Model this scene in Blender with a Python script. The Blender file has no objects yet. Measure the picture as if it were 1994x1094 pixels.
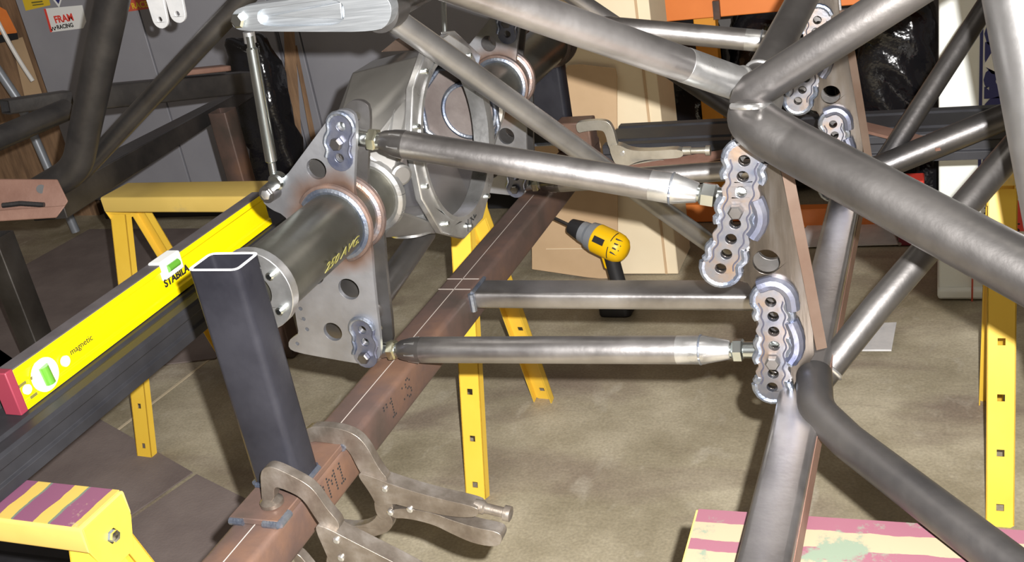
import bpy, math, random
from mathutils import Vector as V, Matrix
from mathutils.geometry import tessellate_polygon
import numpy as np
random.seed(7)
sc = bpy.context.scene
COL = sc.collection
PI = math.pi

# ------------------------------------------------------------------ camera, light, exposure
F, CX, CY, H = 2106.0, 997.0, 547.0, 1.25
def _n(a): return a / np.linalg.norm(a)
_eZ = -_n(np.array((831, 4653, 2106.0)))
_eY = np.array((833, -1102, 2106.0)); _eY = _n(_eY - _eY.dot(_eZ) * _eZ)
_eX = np.cross(_eY, _eZ)
R = np.array([_eX, _eY, _eZ])                    # camera (x right, y down, z forward) -> world
cam_d = bpy.data.cameras.new('camera'); cam = bpy.data.objects.new('camera', cam_d); COL.objects.link(cam)
cam_d.sensor_width = 36; cam_d.lens = F * 36 / 1994; cam_d.clip_start = 0.02
m = Matrix.Identity(4)
for i in range(3):
    m[i][0], m[i][1], m[i][2] = R[i][0], -R[i][1], -R[i][2]
m[2][3] = H
cam.matrix_world = m
sc.camera = cam
sc.view_settings.view_transform = 'Standard'
sc.view_settings.look = 'None'
sc.view_settings.gamma = 1
sc.view_settings.use_curve_mapping = False
sc.view_settings.exposure = 0.0
w = bpy.data.worlds.new('world'); sc.world = w; w.use_nodes = True
w.node_tree.nodes['Background'].inputs[0].default_value = (1.0, 0.84, 0.70, 1)
w.node_tree.nodes['Background'].inputs[1].default_value = 0.13
# the camera's own flash: up and to the right of the lens
fl = bpy.data.lights.new('flash', 'POINT'); fl.energy = 330; fl.color = (1, .975, .95); fl.shadow_soft_size = 0.006
fo = bpy.data.objects.new('flash', fl); COL.objects.link(fo)
fo.location = m @ V((0.034, 0.036, 0.0))
# overhead shop lamps
for x, y, e in ((-1.6, 1.3, 4), (0.6, 0.9, 5)):
    al = bpy.data.lights.new('ceiling_lamp', 'AREA'); al.energy = e; al.shape = 'RECTANGLE'; al.size = 1.2; al.size_y = .3; al.color = (1, .95, .86)
    ao = bpy.data.objects.new('ceiling_lamp', al); COL.objects.link(ao); ao.location = (x, y, 2.6)

# ------------------------------------------------------------------ photograph point -> point in the room
CAMV = V((0, 0, H))
def ray(u, v):
    q = R @ np.array(((u - CX) / F, (v - CY) / F, 1.0)); return V(q)
def PZ(u, v, z): r = ray(u, v); return CAMV + r * ((z - H) / r.z)
def PY(u, v, y): r = ray(u, v); return CAMV + r * (y / r.y)
def PX(u, v, x): r = ray(u, v); return CAMV + r * (x / r.x)
def PD(u, v, d): return CAMV + ray(u, v) * d

# ------------------------------------------------------------------ materials
MATS = {}
def mat(name, c1, c2=None, rough=.5, metal=0.0, scale=8.0, stretch=(1, 1, 1), bump=0.0, c3=None, lo=.35, hi=.65,
        rvar=0.0, bscale=None, spec=.5, alpha=1.0, trans=0.0, coat=0.0, det=5):
    M = bpy.data.materials.new(name); M.use_nodes = True
    N = M.node_tree.nodes; L = M.node_tree.links
    b = N['Principled BSDF']
    b.inputs['Roughness'].default_value = rough; b.inputs['Metallic'].default_value = metal
    b.inputs['Specular IOR Level'].default_value = spec
    b.inputs['Base Color'].default_value = (*c1, 1)
    if trans: b.inputs['Transmission Weight'].default_value = trans
    if coat: b.inputs['Coat Weight'].default_value = coat
    tc = N.new('ShaderNodeTexCoord'); mp = N.new('ShaderNodeMapping'); mp.inputs['Scale'].default_value = stretch
    L.new(tc.outputs['Object'], mp.inputs[0])
    if c2 is not None:
        nz = N.new('ShaderNodeTexNoise'); nz.inputs['Scale'].default_value = scale; nz.inputs['Detail'].default_value = det
        nz.inputs['Roughness'].default_value = .6
        L.new(mp.outputs[0], nz.inputs['Vector'])
        r = N.new('ShaderNodeValToRGB'); e = r.color_ramp.elements
        e[0].position = lo; e[0].color = (*c1, 1); e[1].position = hi; e[1].color = (*c2, 1)
        if c3 is not None:
            k = e.new((lo + hi) / 2); k.color = (*c3, 1)
        L.new(nz.outputs['Fac'], r.inputs[0]); L.new(r.outputs[0], b.inputs['Base Color'])
        if rvar:
            mr = N.new('ShaderNodeMapRange'); mr.inputs[1].default_value = .3; mr.inputs[2].default_value = .7
            mr.inputs[3].default_value = rough - rvar; mr.inputs[4].default_value = rough + rvar
            L.new(nz.outputs['Fac'], mr.inputs[0]); L.new(mr.outputs[0], b.inputs['Roughness'])
    if bump:
        n2 = N.new('ShaderNodeTexNoise'); n2.inputs['Scale'].default_value = bscale or scale * 6; n2.inputs['Detail'].default_value = 4
        L.new(mp.outputs[0], n2.inputs['Vector'])
        bp = N.new('ShaderNodeBump'); bp.inputs['Strength'].default_value = bump; bp.inputs['Distance'].default_value = .01
        L.new(n2.outputs['Fac'], bp.inputs['Height']); L.new(bp.outputs[0], b.inputs['Normal'])
    MATS[name] = M
    return M

def striped(name, axis, stops, width, jitter=.012, patch=(.42, .36, .2), p0=.60):
    """painted stripes across a board: stops = list of (position 0..1, colour) repeated every <width> metres"""
    M = bpy.data.materials.new(name); M.use_nodes = True
    N = M.node_tree.nodes; L = M.node_tree.links; b = N['Principled BSDF']; b.inputs['Roughness'].default_value = .55
    tc = N.new('ShaderNodeTexCoord'); nz = N.new('ShaderNodeTexNoise'); nz.inputs['Scale'].default_value = 22; nz.inputs['Detail'].default_value = 6
    L.new(tc.outputs['Object'], nz.inputs[0])
    sx = N.new('ShaderNodeSeparateXYZ'); L.new(tc.outputs['Object'], sx.inputs[0])
    a = N.new('ShaderNodeMath'); a.operation = 'MULTIPLY_ADD'; a.inputs[1].default_value = jitter * 2
    L.new(nz.outputs['Fac'], a.inputs[0]); L.new(sx.outputs[axis], a.inputs[2])
    d = N.new('ShaderNodeMath'); d.operation = 'DIVIDE'; d.inputs[1].default_value = width; L.new(a.outputs[0], d.inputs[0])
    fr = N.new('ShaderNodeMath'); fr.operation = 'FRACT'; L.new(d.outputs[0], fr.inputs[0])
    r = N.new('ShaderNodeValToRGB'); r.color_ramp.interpolation = 'CONSTANT'; e = r.color_ramp.elements
    e[0].position = stops[0][0]; e[0].color = (*stops[0][1], 1); e[1].position = stops[1][0]; e[1].color = (*stops[1][1], 1)
    for p, c in stops[2:]:
        k = e.new(p); k.color = (*c, 1)
    L.new(fr.outputs[0], r.inputs[0])
    n2 = N.new('ShaderNodeTexNoise'); n2.inputs['Scale'].default_value = 14; n2.inputs['Detail'].default_value = 8; n2.inputs['Roughness'].default_value = .7
    L.new(tc.outputs['Object'], n2.inputs[0])
    r2 = N.new('ShaderNodeValToRGB'); r2.color_ramp.elements[0].position = p0; r2.color_ramp.elements[1].position = p0 + .05
    L.new(n2.outputs['Fac'], r2.inputs[0])
    mx = N.new('ShaderNodeMix'); mx.data_type = 'RGBA'; mx.inputs[7].default_value = (*patch, 1)
    L.new(r2.outputs[0], mx.inputs[0]); L.new(r.outputs[0], mx.inputs[6]); L.new(mx.outputs[2], b.inputs['Base Color'])
    MATS[name] = M
    return M

steel = mat('bare_steel_tube', (0.2788, 0.2665, 0.2624), (0.4264, 0.41, 0.4059), .36, .97, 9, stretch=(1, 1, 1), bump=.03, bscale=120, rvar=.07)
steel_g = mat('grey_steel_tube', (0.132, 0.1254, 0.1221), (0.2244, 0.2145, 0.2079), .40, .95, 7, bump=.03, bscale=140, rvar=.06, lo=.3, hi=.7)
steel_d = mat('dark_mill_scale', (0.0597, 0.0583, 0.0618), (0.1264, 0.118, 0.1123), .42, .85, 6, bump=.05, bscale=90, rvar=.07)
def scorched(name, cx, cz, c_in, c_mid, c_out):
    M = mat(name, c_out, tuple(x * 1.35 for x in c_out), .44, .85, 14, bump=.03, bscale=150, rvar=.05)
    N = M.node_tree.nodes; L = M.node_tree.links; b = N['Principled BSDF']
    old = b.inputs['Base Color'].links[0].from_socket
    tc = N.new('ShaderNodeTexCoord'); sp = N.new('ShaderNodeSeparateXYZ'); L.new(tc.outputs['Object'], sp.inputs[0])
    cb = N.new('ShaderNodeCombineXYZ'); L.new(sp.outputs[0], cb.inputs[0]); L.new(sp.outputs[2], cb.inputs[2])
    ds = N.new('ShaderNodeVectorMath'); ds.operation = 'DISTANCE'; ds.inputs[1].default_value = (cx, 0, cz); L.new(cb.outputs[0], ds.inputs[0])
    nz = N.new('ShaderNodeTexNoise'); nz.inputs['Scale'].default_value = 30; L.new(tc.outputs['Object'], nz.inputs[0])
    ad = N.new('ShaderNodeMath'); ad.operation = 'MULTIPLY_ADD'; ad.inputs[1].default_value = .03; L.new(nz.outputs['Fac'], ad.inputs[0]); L.new(ds.outputs['Value'], ad.inputs[2])
    r = N.new('ShaderNodeValToRGB'); e = r.color_ramp.elements
    e[0].position = .048; e[0].color = (*c_in, 1); e[1].position = .068; e[1].color = (*c_mid, 1)
    L.new(ad.outputs[0], r.inputs[0])
    f = N.new('ShaderNodeMapRange'); f.inputs[1].default_value = .062; f.inputs[2].default_value = .084; L.new(ad.outputs[0], f.inputs[0])
    mx = N.new('ShaderNodeMix'); mx.data_type = 'RGBA'; L.new(f.outputs[0], mx.inputs[0]); L.new(r.outputs[0], mx.inputs[6]); L.new(old, mx.inputs[7]); L.new(mx.outputs[2], b.inputs['Base Color'])
    return M
plate_s = scorched('scorched_bracket_plate', 0.0, .137, (.07, .055, .055), (.24, .15, .11), (.25, .255, .275))
olive = mat('olive_axle_tube', (0.0975, 0.0938, 0.0788), (0.18, 0.1762, 0.15), .38, .92, 6, c3=(0.135, 0.1312, 0.1125), bump=.02, bscale=140, rvar=.06)
steel_b = mat('polished_steel', (0.476, 0.476, 0.4675), (0.629, 0.629, 0.629), .32, .92, 30, bump=.03, bscale=200, rvar=.06)
fab = mat('fabricated_housing_steel', (0.216, 0.2102, 0.198), (0.3312, 0.324, 0.3132), .36, .9, 5, bump=.015, bscale=40, rvar=.08)
plate_m = mat('laser_cut_plate', (0.165, 0.165, 0.1762), (0.255, 0.255, 0.27), .46, .8, 14, bump=.03, bscale=150, rvar=.05)
tint = mat('heat_tinted_steel', (0.1584, 0.1908, 0.2808), (0.3024, 0.216, 0.1512), .40, .94, 26, c3=(0.2592, 0.2592, 0.2808), bump=.03, bscale=150, rvar=.05, lo=.3, hi=.7)
plate_t = mat('warm_grey_plate', (0.0825, 0.0759, 0.0715), (0.165, 0.1568, 0.1513), .32, .96, 9, stretch=(3, 3, .5), c3=(0.1183, 0.1018, 0.0853), bump=.02, bscale=120, rvar=.09, lo=.3, hi=.7)
rust_c = mat('coppery_steel', (0.225, 0.15, 0.1125), (0.3, 0.225, 0.18), .42, .85, 9)
toe = mat('dark_weld_toe', (.05, .05, .07), rough=.5, metal=.4)
ground = mat('ground_bare_edge', (.66, .67, .68), (.78, .78, .78), .5, .35, 30)
tint_b = mat('blued_weld_zone', (0.0975, 0.1162, 0.2025), (0.27, 0.2775, 0.3225), .40, .88, 26, bump=.05, bscale=160, lo=.3, hi=.7)
weld = mat('weld_bead', (0.152, 0.184, 0.264), (0.352, 0.376, 0.416), .38, .92, 40, bump=.1, bscale=300)
weld_o = mat('copper_weld_bead', (.42, .25, .16), (.30, .32, .38), .4, .85, 25, bump=.1, bscale=300)
weld_h = mat('scorched_steel', (.06, .05, .05), (.17, .11, .085), .5, .6, 25)
steel_l = mat('light_steel_tube', (0.368, 0.36, 0.356), (0.496, 0.488, 0.484), .40, .95, 9, bump=.02, bscale=140, rvar=.05)
inner = mat('inner_brown_steel', (0.1445, 0.119, 0.1105), (0.2295, 0.1997, 0.187), .5, .6, 12, bump=.03, bscale=120)
clamp_l = mat('nickel_clamp', (0.408, 0.3825, 0.323), (0.527, 0.5015, 0.442), .36, .85, 20, bump=.04, bscale=90)
zinc = mat('zinc_plated', (0.54, 0.594, 0.594), (0.666, 0.702, 0.684), .22, 1, 30)
brass = mat('yellow_zinc', (.62, .58, .36), (.7, .7, .55), .26, 1, 30)
alu = mat('milled_aluminium', (0.4368, 0.468, 0.4992), (0.5304, 0.5616, 0.5928), .40, .88, 12, stretch=(1, 8, 30), rvar=.05)
blk = mat('black_square_tube', (0.0102, 0.0102, 0.0136), (0.0204, 0.0204, 0.0255), .36, .1, 9, bump=.03, bscale=90, rvar=.06, spec=.22)
rail_m = mat('black_rail', (.018, .018, .021), (.028, .028, .032), .5, .05, 12, rvar=.06, spec=.25)
rust = mat('rust_brown_steel', (0.0554, 0.042, 0.0353), (0.1302, 0.0714, 0.0462), .5, .25, 7, c3=(0.0882, 0.0554, 0.0454), bump=.06, bscale=70, rvar=.08)
rust_o = mat('rust_orange_face', (0.136, 0.068, 0.048), (0.192, 0.108, 0.08), .6, .1, 9, bump=.06, bscale=80)
chalk = mat('scribed_line', (.33, .29, .26), rough=.6)
clampm = mat('worn_nickel_clamp', (0.16, 0.132, 0.108), (0.32, 0.288, 0.256), .38, .8, 24, c3=(0.224, 0.192, 0.16), bump=.08, bscale=90, rvar=.09)
yel = mat('yellow_paint', (0.736, 0.46, 0.0414), (0.7912, 0.5336, 0.0644), .42, 0, 6, lo=.3, hi=.7)
yel_w = mat('worn_yellow_paint', (0.558, 0.396, 0.099), (0.27, 0.243, 0.153), .55, 0, 9, c3=(0.594, 0.423, 0.108), lo=.45, hi=.75)
lvl_y = mat('level_yellow', (.90, .68, .0), rough=.38)
lvl_g = mat('level_grey_edge', (.10, .09, .095), (.14, .125, .13), .55, .3, 20)
red_p = mat('red_plastic', (.22, .03, .05), rough=.4)
green = mat('vial_green', (.10, .30, .03), rough=.12, coat=.5)
white = mat('white_plastic', (.85, .86, .84), rough=.4)
ink = mat('black_ink', (.012, .012, .012), rough=.6)
concrete = mat('concrete_floor', (0.1823, 0.1532, 0.0957), (0.4923, 0.4394, 0.3282), .62, 0, 3.4, c3=(0.3282, 0.2872, 0.2024), bump=.10, bscale=60, lo=.28, hi=.72, rvar=.1, det=9)
def stain(M, col, scale, stretch, lo, hi, amt, grain=.0):
    N = M.node_tree.nodes; L = M.node_tree.links; b = N['Principled BSDF']; old = b.inputs['Base Color'].links[0].from_socket
    tc = N.new('ShaderNodeTexCoord'); mp = N.new('ShaderNodeMapping'); mp.inputs['Scale'].default_value = stretch; mp.inputs['Rotation'].default_value = (0, 0, .5)
    L.new(tc.outputs['Object'], mp.inputs[0])
    nz = N.new('ShaderNodeTexNoise'); nz.inputs['Scale'].default_value = scale; nz.inputs['Detail'].default_value = 7; nz.inputs['Distortion'].default_value = .6; L.new(mp.outputs[0], nz.inputs[0])
    mr = N.new('ShaderNodeMapRange'); mr.inputs[1].default_value = lo; mr.inputs[2].default_value = hi; mr.inputs[4].default_value = amt; L.new(nz.outputs['Fac'], mr.inputs[0])
    mx = N.new('ShaderNodeMix'); mx.data_type = 'RGBA'; mx.inputs[7].default_value = (*col, 1); L.new(mr.outputs[0], mx.inputs[0]); L.new(old, mx.inputs[6]); out = mx.outputs[2]
    if grain:
        g = N.new('ShaderNodeTexNoise'); g.inputs['Scale'].default_value = 170; g.inputs['Detail'].default_value = 3; L.new(tc.outputs['Object'], g.inputs[0])
        gr = N.new('ShaderNodeMapRange'); gr.inputs[1].default_value = .3; gr.inputs[2].default_value = .7; gr.inputs[3].default_value = 1 - grain; gr.inputs[4].default_value = 1 + grain; L.new(g.outputs['Fac'], gr.inputs[0])
        mu = N.new('ShaderNodeMix'); mu.data_type = 'RGBA'; mu.blend_type = 'MULTIPLY'; mu.inputs[0].default_value = 1; L.new(out, mu.inputs[6]); L.new(gr.outputs[0], mu.inputs[7]); out = mu.outputs[2]
    L.new(out, b.inputs['Base Color'])
stain(concrete, (.19, .145, .115), 2.2, (1, 2.2, 1), .52, .68, .75)
stain(concrete, (.50, .46, .38), 9.0, (2, 1, 1), .60, .72, .35, .15)
matb = mat('brown_floor_mat', (0.1403, 0.1103, 0.1029), (0.1963, 0.159, 0.145), .8, 0, 5, bump=.1, bscale=160)
strip_m = mat('floor_joint', (.50, .42, .29), rough=.9)
wallm = mat('painted_wall', (.16, .155, .15), (.19, .18, .175), .8, 0, 2)
cab = mat('slate_grey_cabinet', (0.2762, 0.2762, 0.3066), (0.3208, 0.3208, 0.3512), .5, .1, 3)
card_t = mat('tan_cardboard', (.50, .345, .20), (.57, .40, .24), .8, 0, 5, bump=.03, bscale=40)
card_l = mat('pale_cardboard', (.76, .64, .44), (.82, .70, .50), .8, 0, 4, bump=.03, bscale=40)
orange = mat('orange_paint', (.90, .27, .06), (.80, .22, .045), .45, 0, 4)
amber = mat('amber_paint', (.80, .36, .03), (.70, .30, .03), .45, 0, 6)
bag = mat('black_plastic_film', (.008, .008, .010), rough=.14, spec=.6, scale=6, bump=.9, bscale=11)
boxw = mat('white_board', (.80, .84, .80), (.86, .88, .84), .6, 0, 3)
blue = mat('navy_print', (.022, .028, .16), rough=.5)
redpr = mat('red_print', (.75, .06, .04), rough=.5)
wood = mat('brown_board', (0.182, 0.1105, 0.065), (0.338, 0.208, 0.117), .6, 0, 6, stretch=(6, 6, 1), bump=.1)
dewalt = mat('tool_yellow', (.86, .50, .0), rough=.42)
rub = mat('black_rubber', (.016, .016, .018), rough=.5)
gearg = mat('grey_gearcase', (.28, .30, .33), rough=.4, metal=.3)
hose = mat('pale_hose', (.70, .68, .64), rough=.25)
stick_y = mat('yellow_sticker', (.72, .50, .03), rough=.4)
stick_r = mat('red_sticker', (.55, .10, .06), rough=.4)
sten = mat('yellow_stencil_paint', (.15, .135, .03), rough=.6)
PUR, YEL, GRN, WDN, PNK, PEA = (.17, .06, .11), (.48, .34, .075), (.13, .155, .12), (.40, .32, .18), (.15, .058, .078), (.24, .185, .12)
strip1 = striped('striped_purple_yellow_paint', 0, [(0, PUR), (.44, YEL), (.80, GRN), (.86, PUR)], .057, .006)
strip2 = striped('striped_pink_green_paint', 1, [(0, PNK), (.22, PEA), (.52, PNK), (.68, PEA), (.93, PNK)], .10, .006, (.12, .15, .11), .56)

# ------------------------------------------------------------------ mesh builder
def frame_of(d, up=None):
    d = d.normalized()
    up = V(up) if up is not None else (V((0, 0, 1)) if abs(d.z) < .92 else V((0, 1, 0)))
    s = d.cross(up).normalized(); u = s.cross(d).normalized()
    return s, u, d

class MB:
    def __init__(s): s.v = []; s.f = []
    def add(s, vs, fs):
        o = len(s.v); s.v += [V(p) for p in vs]; s.f += [tuple(i + o for i in f) for f in fs]; return s
    def tube(s, pts, r, seg=20, caps=True, up=None):
        pts = [V(p) for p in pts]; n = len(pts)
        rr = list(r) if isinstance(r, (list, tuple)) else [r] * n
        vs = []; fs = []
        d0 = pts[1] - pts[0]; a, b, _ = frame_of(d0, up)
        prev = d0.normalized()
        for i in range(n):
            if i == 0: t = pts[1] - pts[0]
            elif i == n - 1: t = pts[-1] - pts[-2]
            else: t = (pts[i + 1] - pts[i]).normalized() + (pts[i] - pts[i - 1]).normalized()
            t = t.normalized()
            q = prev.rotation_difference(t); a = q @ a; b = q @ b; prev = t
            for k in range(seg):
                an = 2 * PI * k / seg; vs.append(pts[i] + (a * math.cos(an) + b * math.sin(an)) * rr[i])
        for i in range(n - 1):
            for k in range(seg):
                k2 = (k + 1) % seg
                fs.append((i * seg + k, i * seg + k2, (i + 1) * seg + k2, (i + 1) * seg + k))
        if caps:
            fs.append(tuple(range(seg))[::-1]); fs.append(tuple((n - 1) * seg + k for k in range(seg)))
        return s.add(vs, fs)
    def lathe(s, p0, axis, prof, seg=24, up=None, phase=0.0):
        a, b, d = frame_of(V(axis), up); p0 = V(p0)
        vs = []; fs = []
        for (t, r) in prof:
            for k in range(seg):
                an = 2 * PI * k / seg + phase; vs.append(p0 + d * t + (a * math.cos(an) + b * math.sin(an)) * max(r, 1e-5))
        n = len(prof)
        for i in range(n - 1):
            for k in range(seg):
                k2 = (k + 1) % seg; fs.append((i * seg + k, i * seg + k2, (i + 1) * seg + k2, (i + 1) * seg + k))
        if prof[0][1] > 1e-4: fs.append(tuple(range(seg))[::-1])
        if prof[-1][1] > 1e-4: fs.append(tuple((n - 1) * seg + k for k in range(seg)))
        return s.add(vs, fs)
    def prism(s, prof, p0, p1, up=None, inner=None):
        """sweep a closed 2D profile from p0 to p1; inner = same-length profile of the bore"""
        p0 = V(p0); p1 = V(p1); a, b, d = frame_of(p1 - p0, up); n = len(prof)
        P = lambda p, q: q + a * p[0] + b * p[1]
        vs = [P(p, p0) for p in prof] + [P(p, p1) for p in prof]
        fs = [(k, (k + 1) % n, n + (k + 1) % n, n + k) for k in range(n)]
        if inner is None:
            fs += [tuple(range(n))[::-1], tuple(range(n, 2 * n))]
        else:
            vs += [P(p, p0) for p in inner] + [P(p, p1) for p in inner]
            for k in range(n):
                j = (k + 1) % n
                fs += [(2 * n + j, 2 * n + k, 3 * n + k, 3 * n + j), (j, k, 2 * n + k, 2 * n + j), (n + k, n + j, 3 * n + j, 3 * n + k)]
        return s.add(vs, fs)
    def beam(s, p0, p1, wd, ht, wall=.003, r=.006, up=None, solid=False):
        return s.prism(rrect(wd, ht, r), p0, p1, up, None if solid else rrect(wd - 2 * wall, ht - 2 * wall, max(r - wall, .001)))
    def box(s, c, sx, sy, sz, ax=None):
        c = V(c); ax = ax or (V((1, 0, 0)), V((0, 1, 0)), V((0, 0, 1)))
        vs = [c + ax[0] * (sx / 2 * i) + ax[1] * (sy / 2 * j) + ax[2] * (sz / 2 * k) for k in (-1, 1) for j in (-1, 1) for i in (-1, 1)]
        return s.add(vs, [(0, 2, 3, 1), (4, 5, 7, 6), (0, 1, 5, 4), (2, 6, 7, 3), (0, 4, 6, 2), (1, 3, 7, 5)])
    def plate(s, outer, holes, ext):
        """flat plate: outer outline and hole outlines are 3D points in one plane, ext is the thickness vector"""
        loops = [[V(p) for p in outer]] + [[V(p) for p in h] for h in holes]
        ext = V(ext)
        flat = [p for l in loops for p in l]; n = len(flat)
        tri = tessellate_polygon(loops)
        nrm = V((0, 0, 0)); l = loops[0]
        for i in range(len(l)): nrm += l[i].cross(l[(i + 1) % len(l)])
        fs = []
        for t in tri:
            a, b, c = t
            tn = (flat[b] - flat[a]).cross(flat[c] - flat[a])
            if tn.dot(ext) > 0: a, c = c, a
            fs.append((a, b, c)); fs.append((a + n, c + n, b + n))
        o = 0
        for li, l in enumerate(loops):
            k = len(l)
            ln = V((0, 0, 0))
            for i in range(k): ln += l[i].cross(l[(i + 1) % k])
            fwd = (ln.dot(ext) > 0) == (li == 0)
            for i in range(k):
                j = (i + 1) % k
                q = (o + i, o + j, o + j + n, o + i + n)
                fs.append(q if fwd else q[::-1])
            o += k
        return s.add(flat + [p + ext for p in flat], fs)
    def sphere(s, c, r, seg=16, rings=10, sc_=(1, 1, 1)):
        c = V(c); vs = []; fs = []
        for i in range(rings + 1):
            th = PI * i / rings
            for k in range(seg):
                ph = 2 * PI * k / seg
                vs.append(c + V((r * math.sin(th) * math.cos(ph) * sc_[0], r * math.sin(th) * math.sin(ph) * sc_[1], r * math.cos(th) * sc_[2])))
        for i in range(rings):
            for k in range(seg):
                k2 = (k + 1) % seg; fs.append((i * seg + k, (i + 1) * seg + k, (i + 1) * seg + k2, i * seg + k2))
        return s.add(vs, fs)
    def hull(s, pts):
        import bmesh
        bm = bmesh.new()
        for p in pts: bm.verts.new(p)
        r = bmesh.ops.convex_hull(bm, input=bm.verts)
        bmesh.ops.delete(bm, geom=[g for g in r['geom_interior'] if isinstance(g, bmesh.types.BMVert)], context='VERTS')
        bmesh.ops.dissolve_limit(bm, angle_limit=.03, verts=bm.verts, edges=bm.edges)
        bm.verts.index_update()
        s.add([v.co.copy() for v in bm.verts], [[v.index for v in f.verts] for f in bm.faces]); bm.free(); return s
    def text(s, body, size, o, ex, ey, t=.0006, align='LEFT', bold=0.0, spacing=1.0):
        cu = bpy.data.curves.new('t', 'FONT'); cu.body = body; cu.size = size; cu.extrude = t / 2; cu.align_x = align; cu.offset = bold; cu.space_character = spacing
        cu.resolution_u = 3
        ob = bpy.data.objects.new('t', cu); COL.objects.link(ob)
        dg = bpy.context.evaluated_depsgraph_get(); me = bpy.data.meshes.new_from_object(ob.evaluated_get(dg))
        ex = V(ex).normalized(); ey = V(ey).normalized(); ez = ex.cross(ey); o = V(o)
        s.add([o + ex * v.co.x + ey * v.co.y + ez * v.co.z for v in me.vertices], [tuple(p.vertices) for p in me.polygons])
        bpy.data.objects.remove(ob); bpy.data.curves.remove(cu); bpy.data.meshes.remove(me); return s

def rrect(wd, ht, r, n=3):
    o = []
    for cx, cy, a0 in ((wd / 2 - r, ht / 2 - r, 0), (-wd / 2 + r, ht / 2 - r, PI / 2), (-wd / 2 + r, -ht / 2 + r, PI), (wd / 2 - r, -ht / 2 + r, 1.5 * PI)):
        for k in range(n + 1):
            a = a0 + PI / 2 * k / n; o.append((cx + r * math.cos(a), cy + r * math.sin(a)))
    return o
def circ(c, r, e1, e2, n=20, a0=0.0):
    c = V(c); e1 = V(e1); e2 = V(e2)
    return [c + e1 * (r * math.cos(a0 + 2 * PI * k / n)) + e2 * (r * math.sin(a0 + 2 * PI * k / n)) for k in range(n)]
EXv, EYv, EZv = V((1, 0, 0)), V((0, 1, 0)), V((0, 0, 1))
def circ_y(c, r, n=20): return circ(c, r, EXv, EZv, n)
def chaikin(pts, it=2, closed=True):
    pts = [V(p) for p in pts]
    for _ in range(it):
        o = []; n = len(pts)
        for i in range(n if closed else n - 1):
            a = pts[i]; b = pts[(i + 1) % n]; o += [a * .75 + b * .25, a * .25 + b * .75]
        if not closed: o = [pts[0]] + o + [pts[-1]]
        pts = o
    return pts
def fillet(pts, rad, n=8):
    pts = [V(p) for p in pts]; o = [pts[0]]
    for i in range(1, len(pts) - 1):
        a = (pts[i - 1] - pts[i]); b = (pts[i + 1] - pts[i]); la, lb = a.length, b.length; a.normalize(); b.normalize()
        th = a.angle(b); t = min(rad / math.tan(th / 2), la * .48, lb * .48)
        p, q = pts[i] + a * t, pts[i] + b * t
        for k in range(n + 1):
            s = k / n; o.append(p * (1 - s) ** 2 + pts[i] * (2 * s * (1 - s)) + q * s * s)
    o.append(pts[-1]); return o
def bead(path, r=.0035, step=.0030, seg=8):
    step = max(.0030, r * 1.1)
    """rippled weld bead along a path"""
    path = [V(p) for p in path]; L = [0]
    for a, b in zip(path, path[1:]): L.append(L[-1] + (b - a).length)
    n = max(4, int(L[-1] / (step / 2))); o = []; rr = []
    j = 0
    for i in range(n + 1):
        d = L[-1] * i / n
        while j < len(L) - 2 and L[j + 1] < d: j += 1
        t = (d - L[j]) / max(L[j + 1] - L[j], 1e-9); o.append(path[j].lerp(path[j + 1], t)); rr.append(r * (1.0 if i % 2 else .955))
    return MB().tube(o, rr, seg)

# ------------------------------------------------------------------ objects
ORG = {}
def finish(me, ang=35):
    for p in me.polygons: p.use_smooth = True
    me.set_sharp_from_angle(angle=math.radians(ang))
def mesh_obj(name, mb, material, org, ang=35):
    me = bpy.data.meshes.new(name)
    me.from_pydata([tuple(p - org) for p in mb.v], [], [tuple(f) for f in mb.f]); me.materials.append(material); me.update()
    finish(me, ang)
    ob = bpy.data.objects.new(name, me); COL.objects.link(ob); return ob
def thing(name, label, cat, loc=(0, 0, 0), group=None):
    o = bpy.data.objects.new(name, None); COL.objects.link(o); o.location = loc; o.empty_display_size = .05
    o['label'] = label; o['category'] = cat
    if group: o['group'] = group
    ORG[o] = V(loc); return o
def part(name, mb, material, parent, label=None, kind=None, ang=35, bevel=0):
    org = ORG[parent]; ob = mesh_obj(name, mb, material, org, ang); ob.parent = parent; ORG[ob] = org
    if label: ob['label'] = label
    if kind: ob['kind'] = kind
    if bevel:
        b = ob.modifiers.new('bevel', 'BEVEL'); b.width = bevel; b.segments = 2; b.limit_method = 'ANGLE'; b.angle_limit = math.radians(40)
    return ob
def single(name, mb, material, label, cat, loc, group=None, bevel=0, ang=35):
    loc = V(loc); ob = mesh_obj(name, mb, material, loc, ang); ob.location = loc; ob['label'] = label; ob['category'] = cat
    if group: ob['group'] = group
    if bevel:
        b = ob.modifiers.new('bevel', 'BEVEL'); b.width = bevel; b.segments = 2; b.limit_method = 'ANGLE'; b.angle_limit = math.radians(40)
    ORG[ob] = loc; return ob
def structure(name, mb, material):
    ob = mesh_obj(name, mb, material, V((0, 0, 0))); ob['kind'] = 'structure'; ORG[ob] = V((0, 0, 0)); return ob
def copy_tree(o, parent=None):
    c = o.copy(); COL.objects.link(c)
    if parent is not None: c.parent = parent
    for ch in list(o.children): copy_tree(ch, c)
    return c

# ================================================================== THE ROOM
structure('floor', MB().box((-.6, 1.6, -.05), 8.0, 6.4, .1), concrete)
structure('wall_back', MB().box((-.6, 3.95, 1.3), 8.0, .1, 2.6), wallm)

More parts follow.
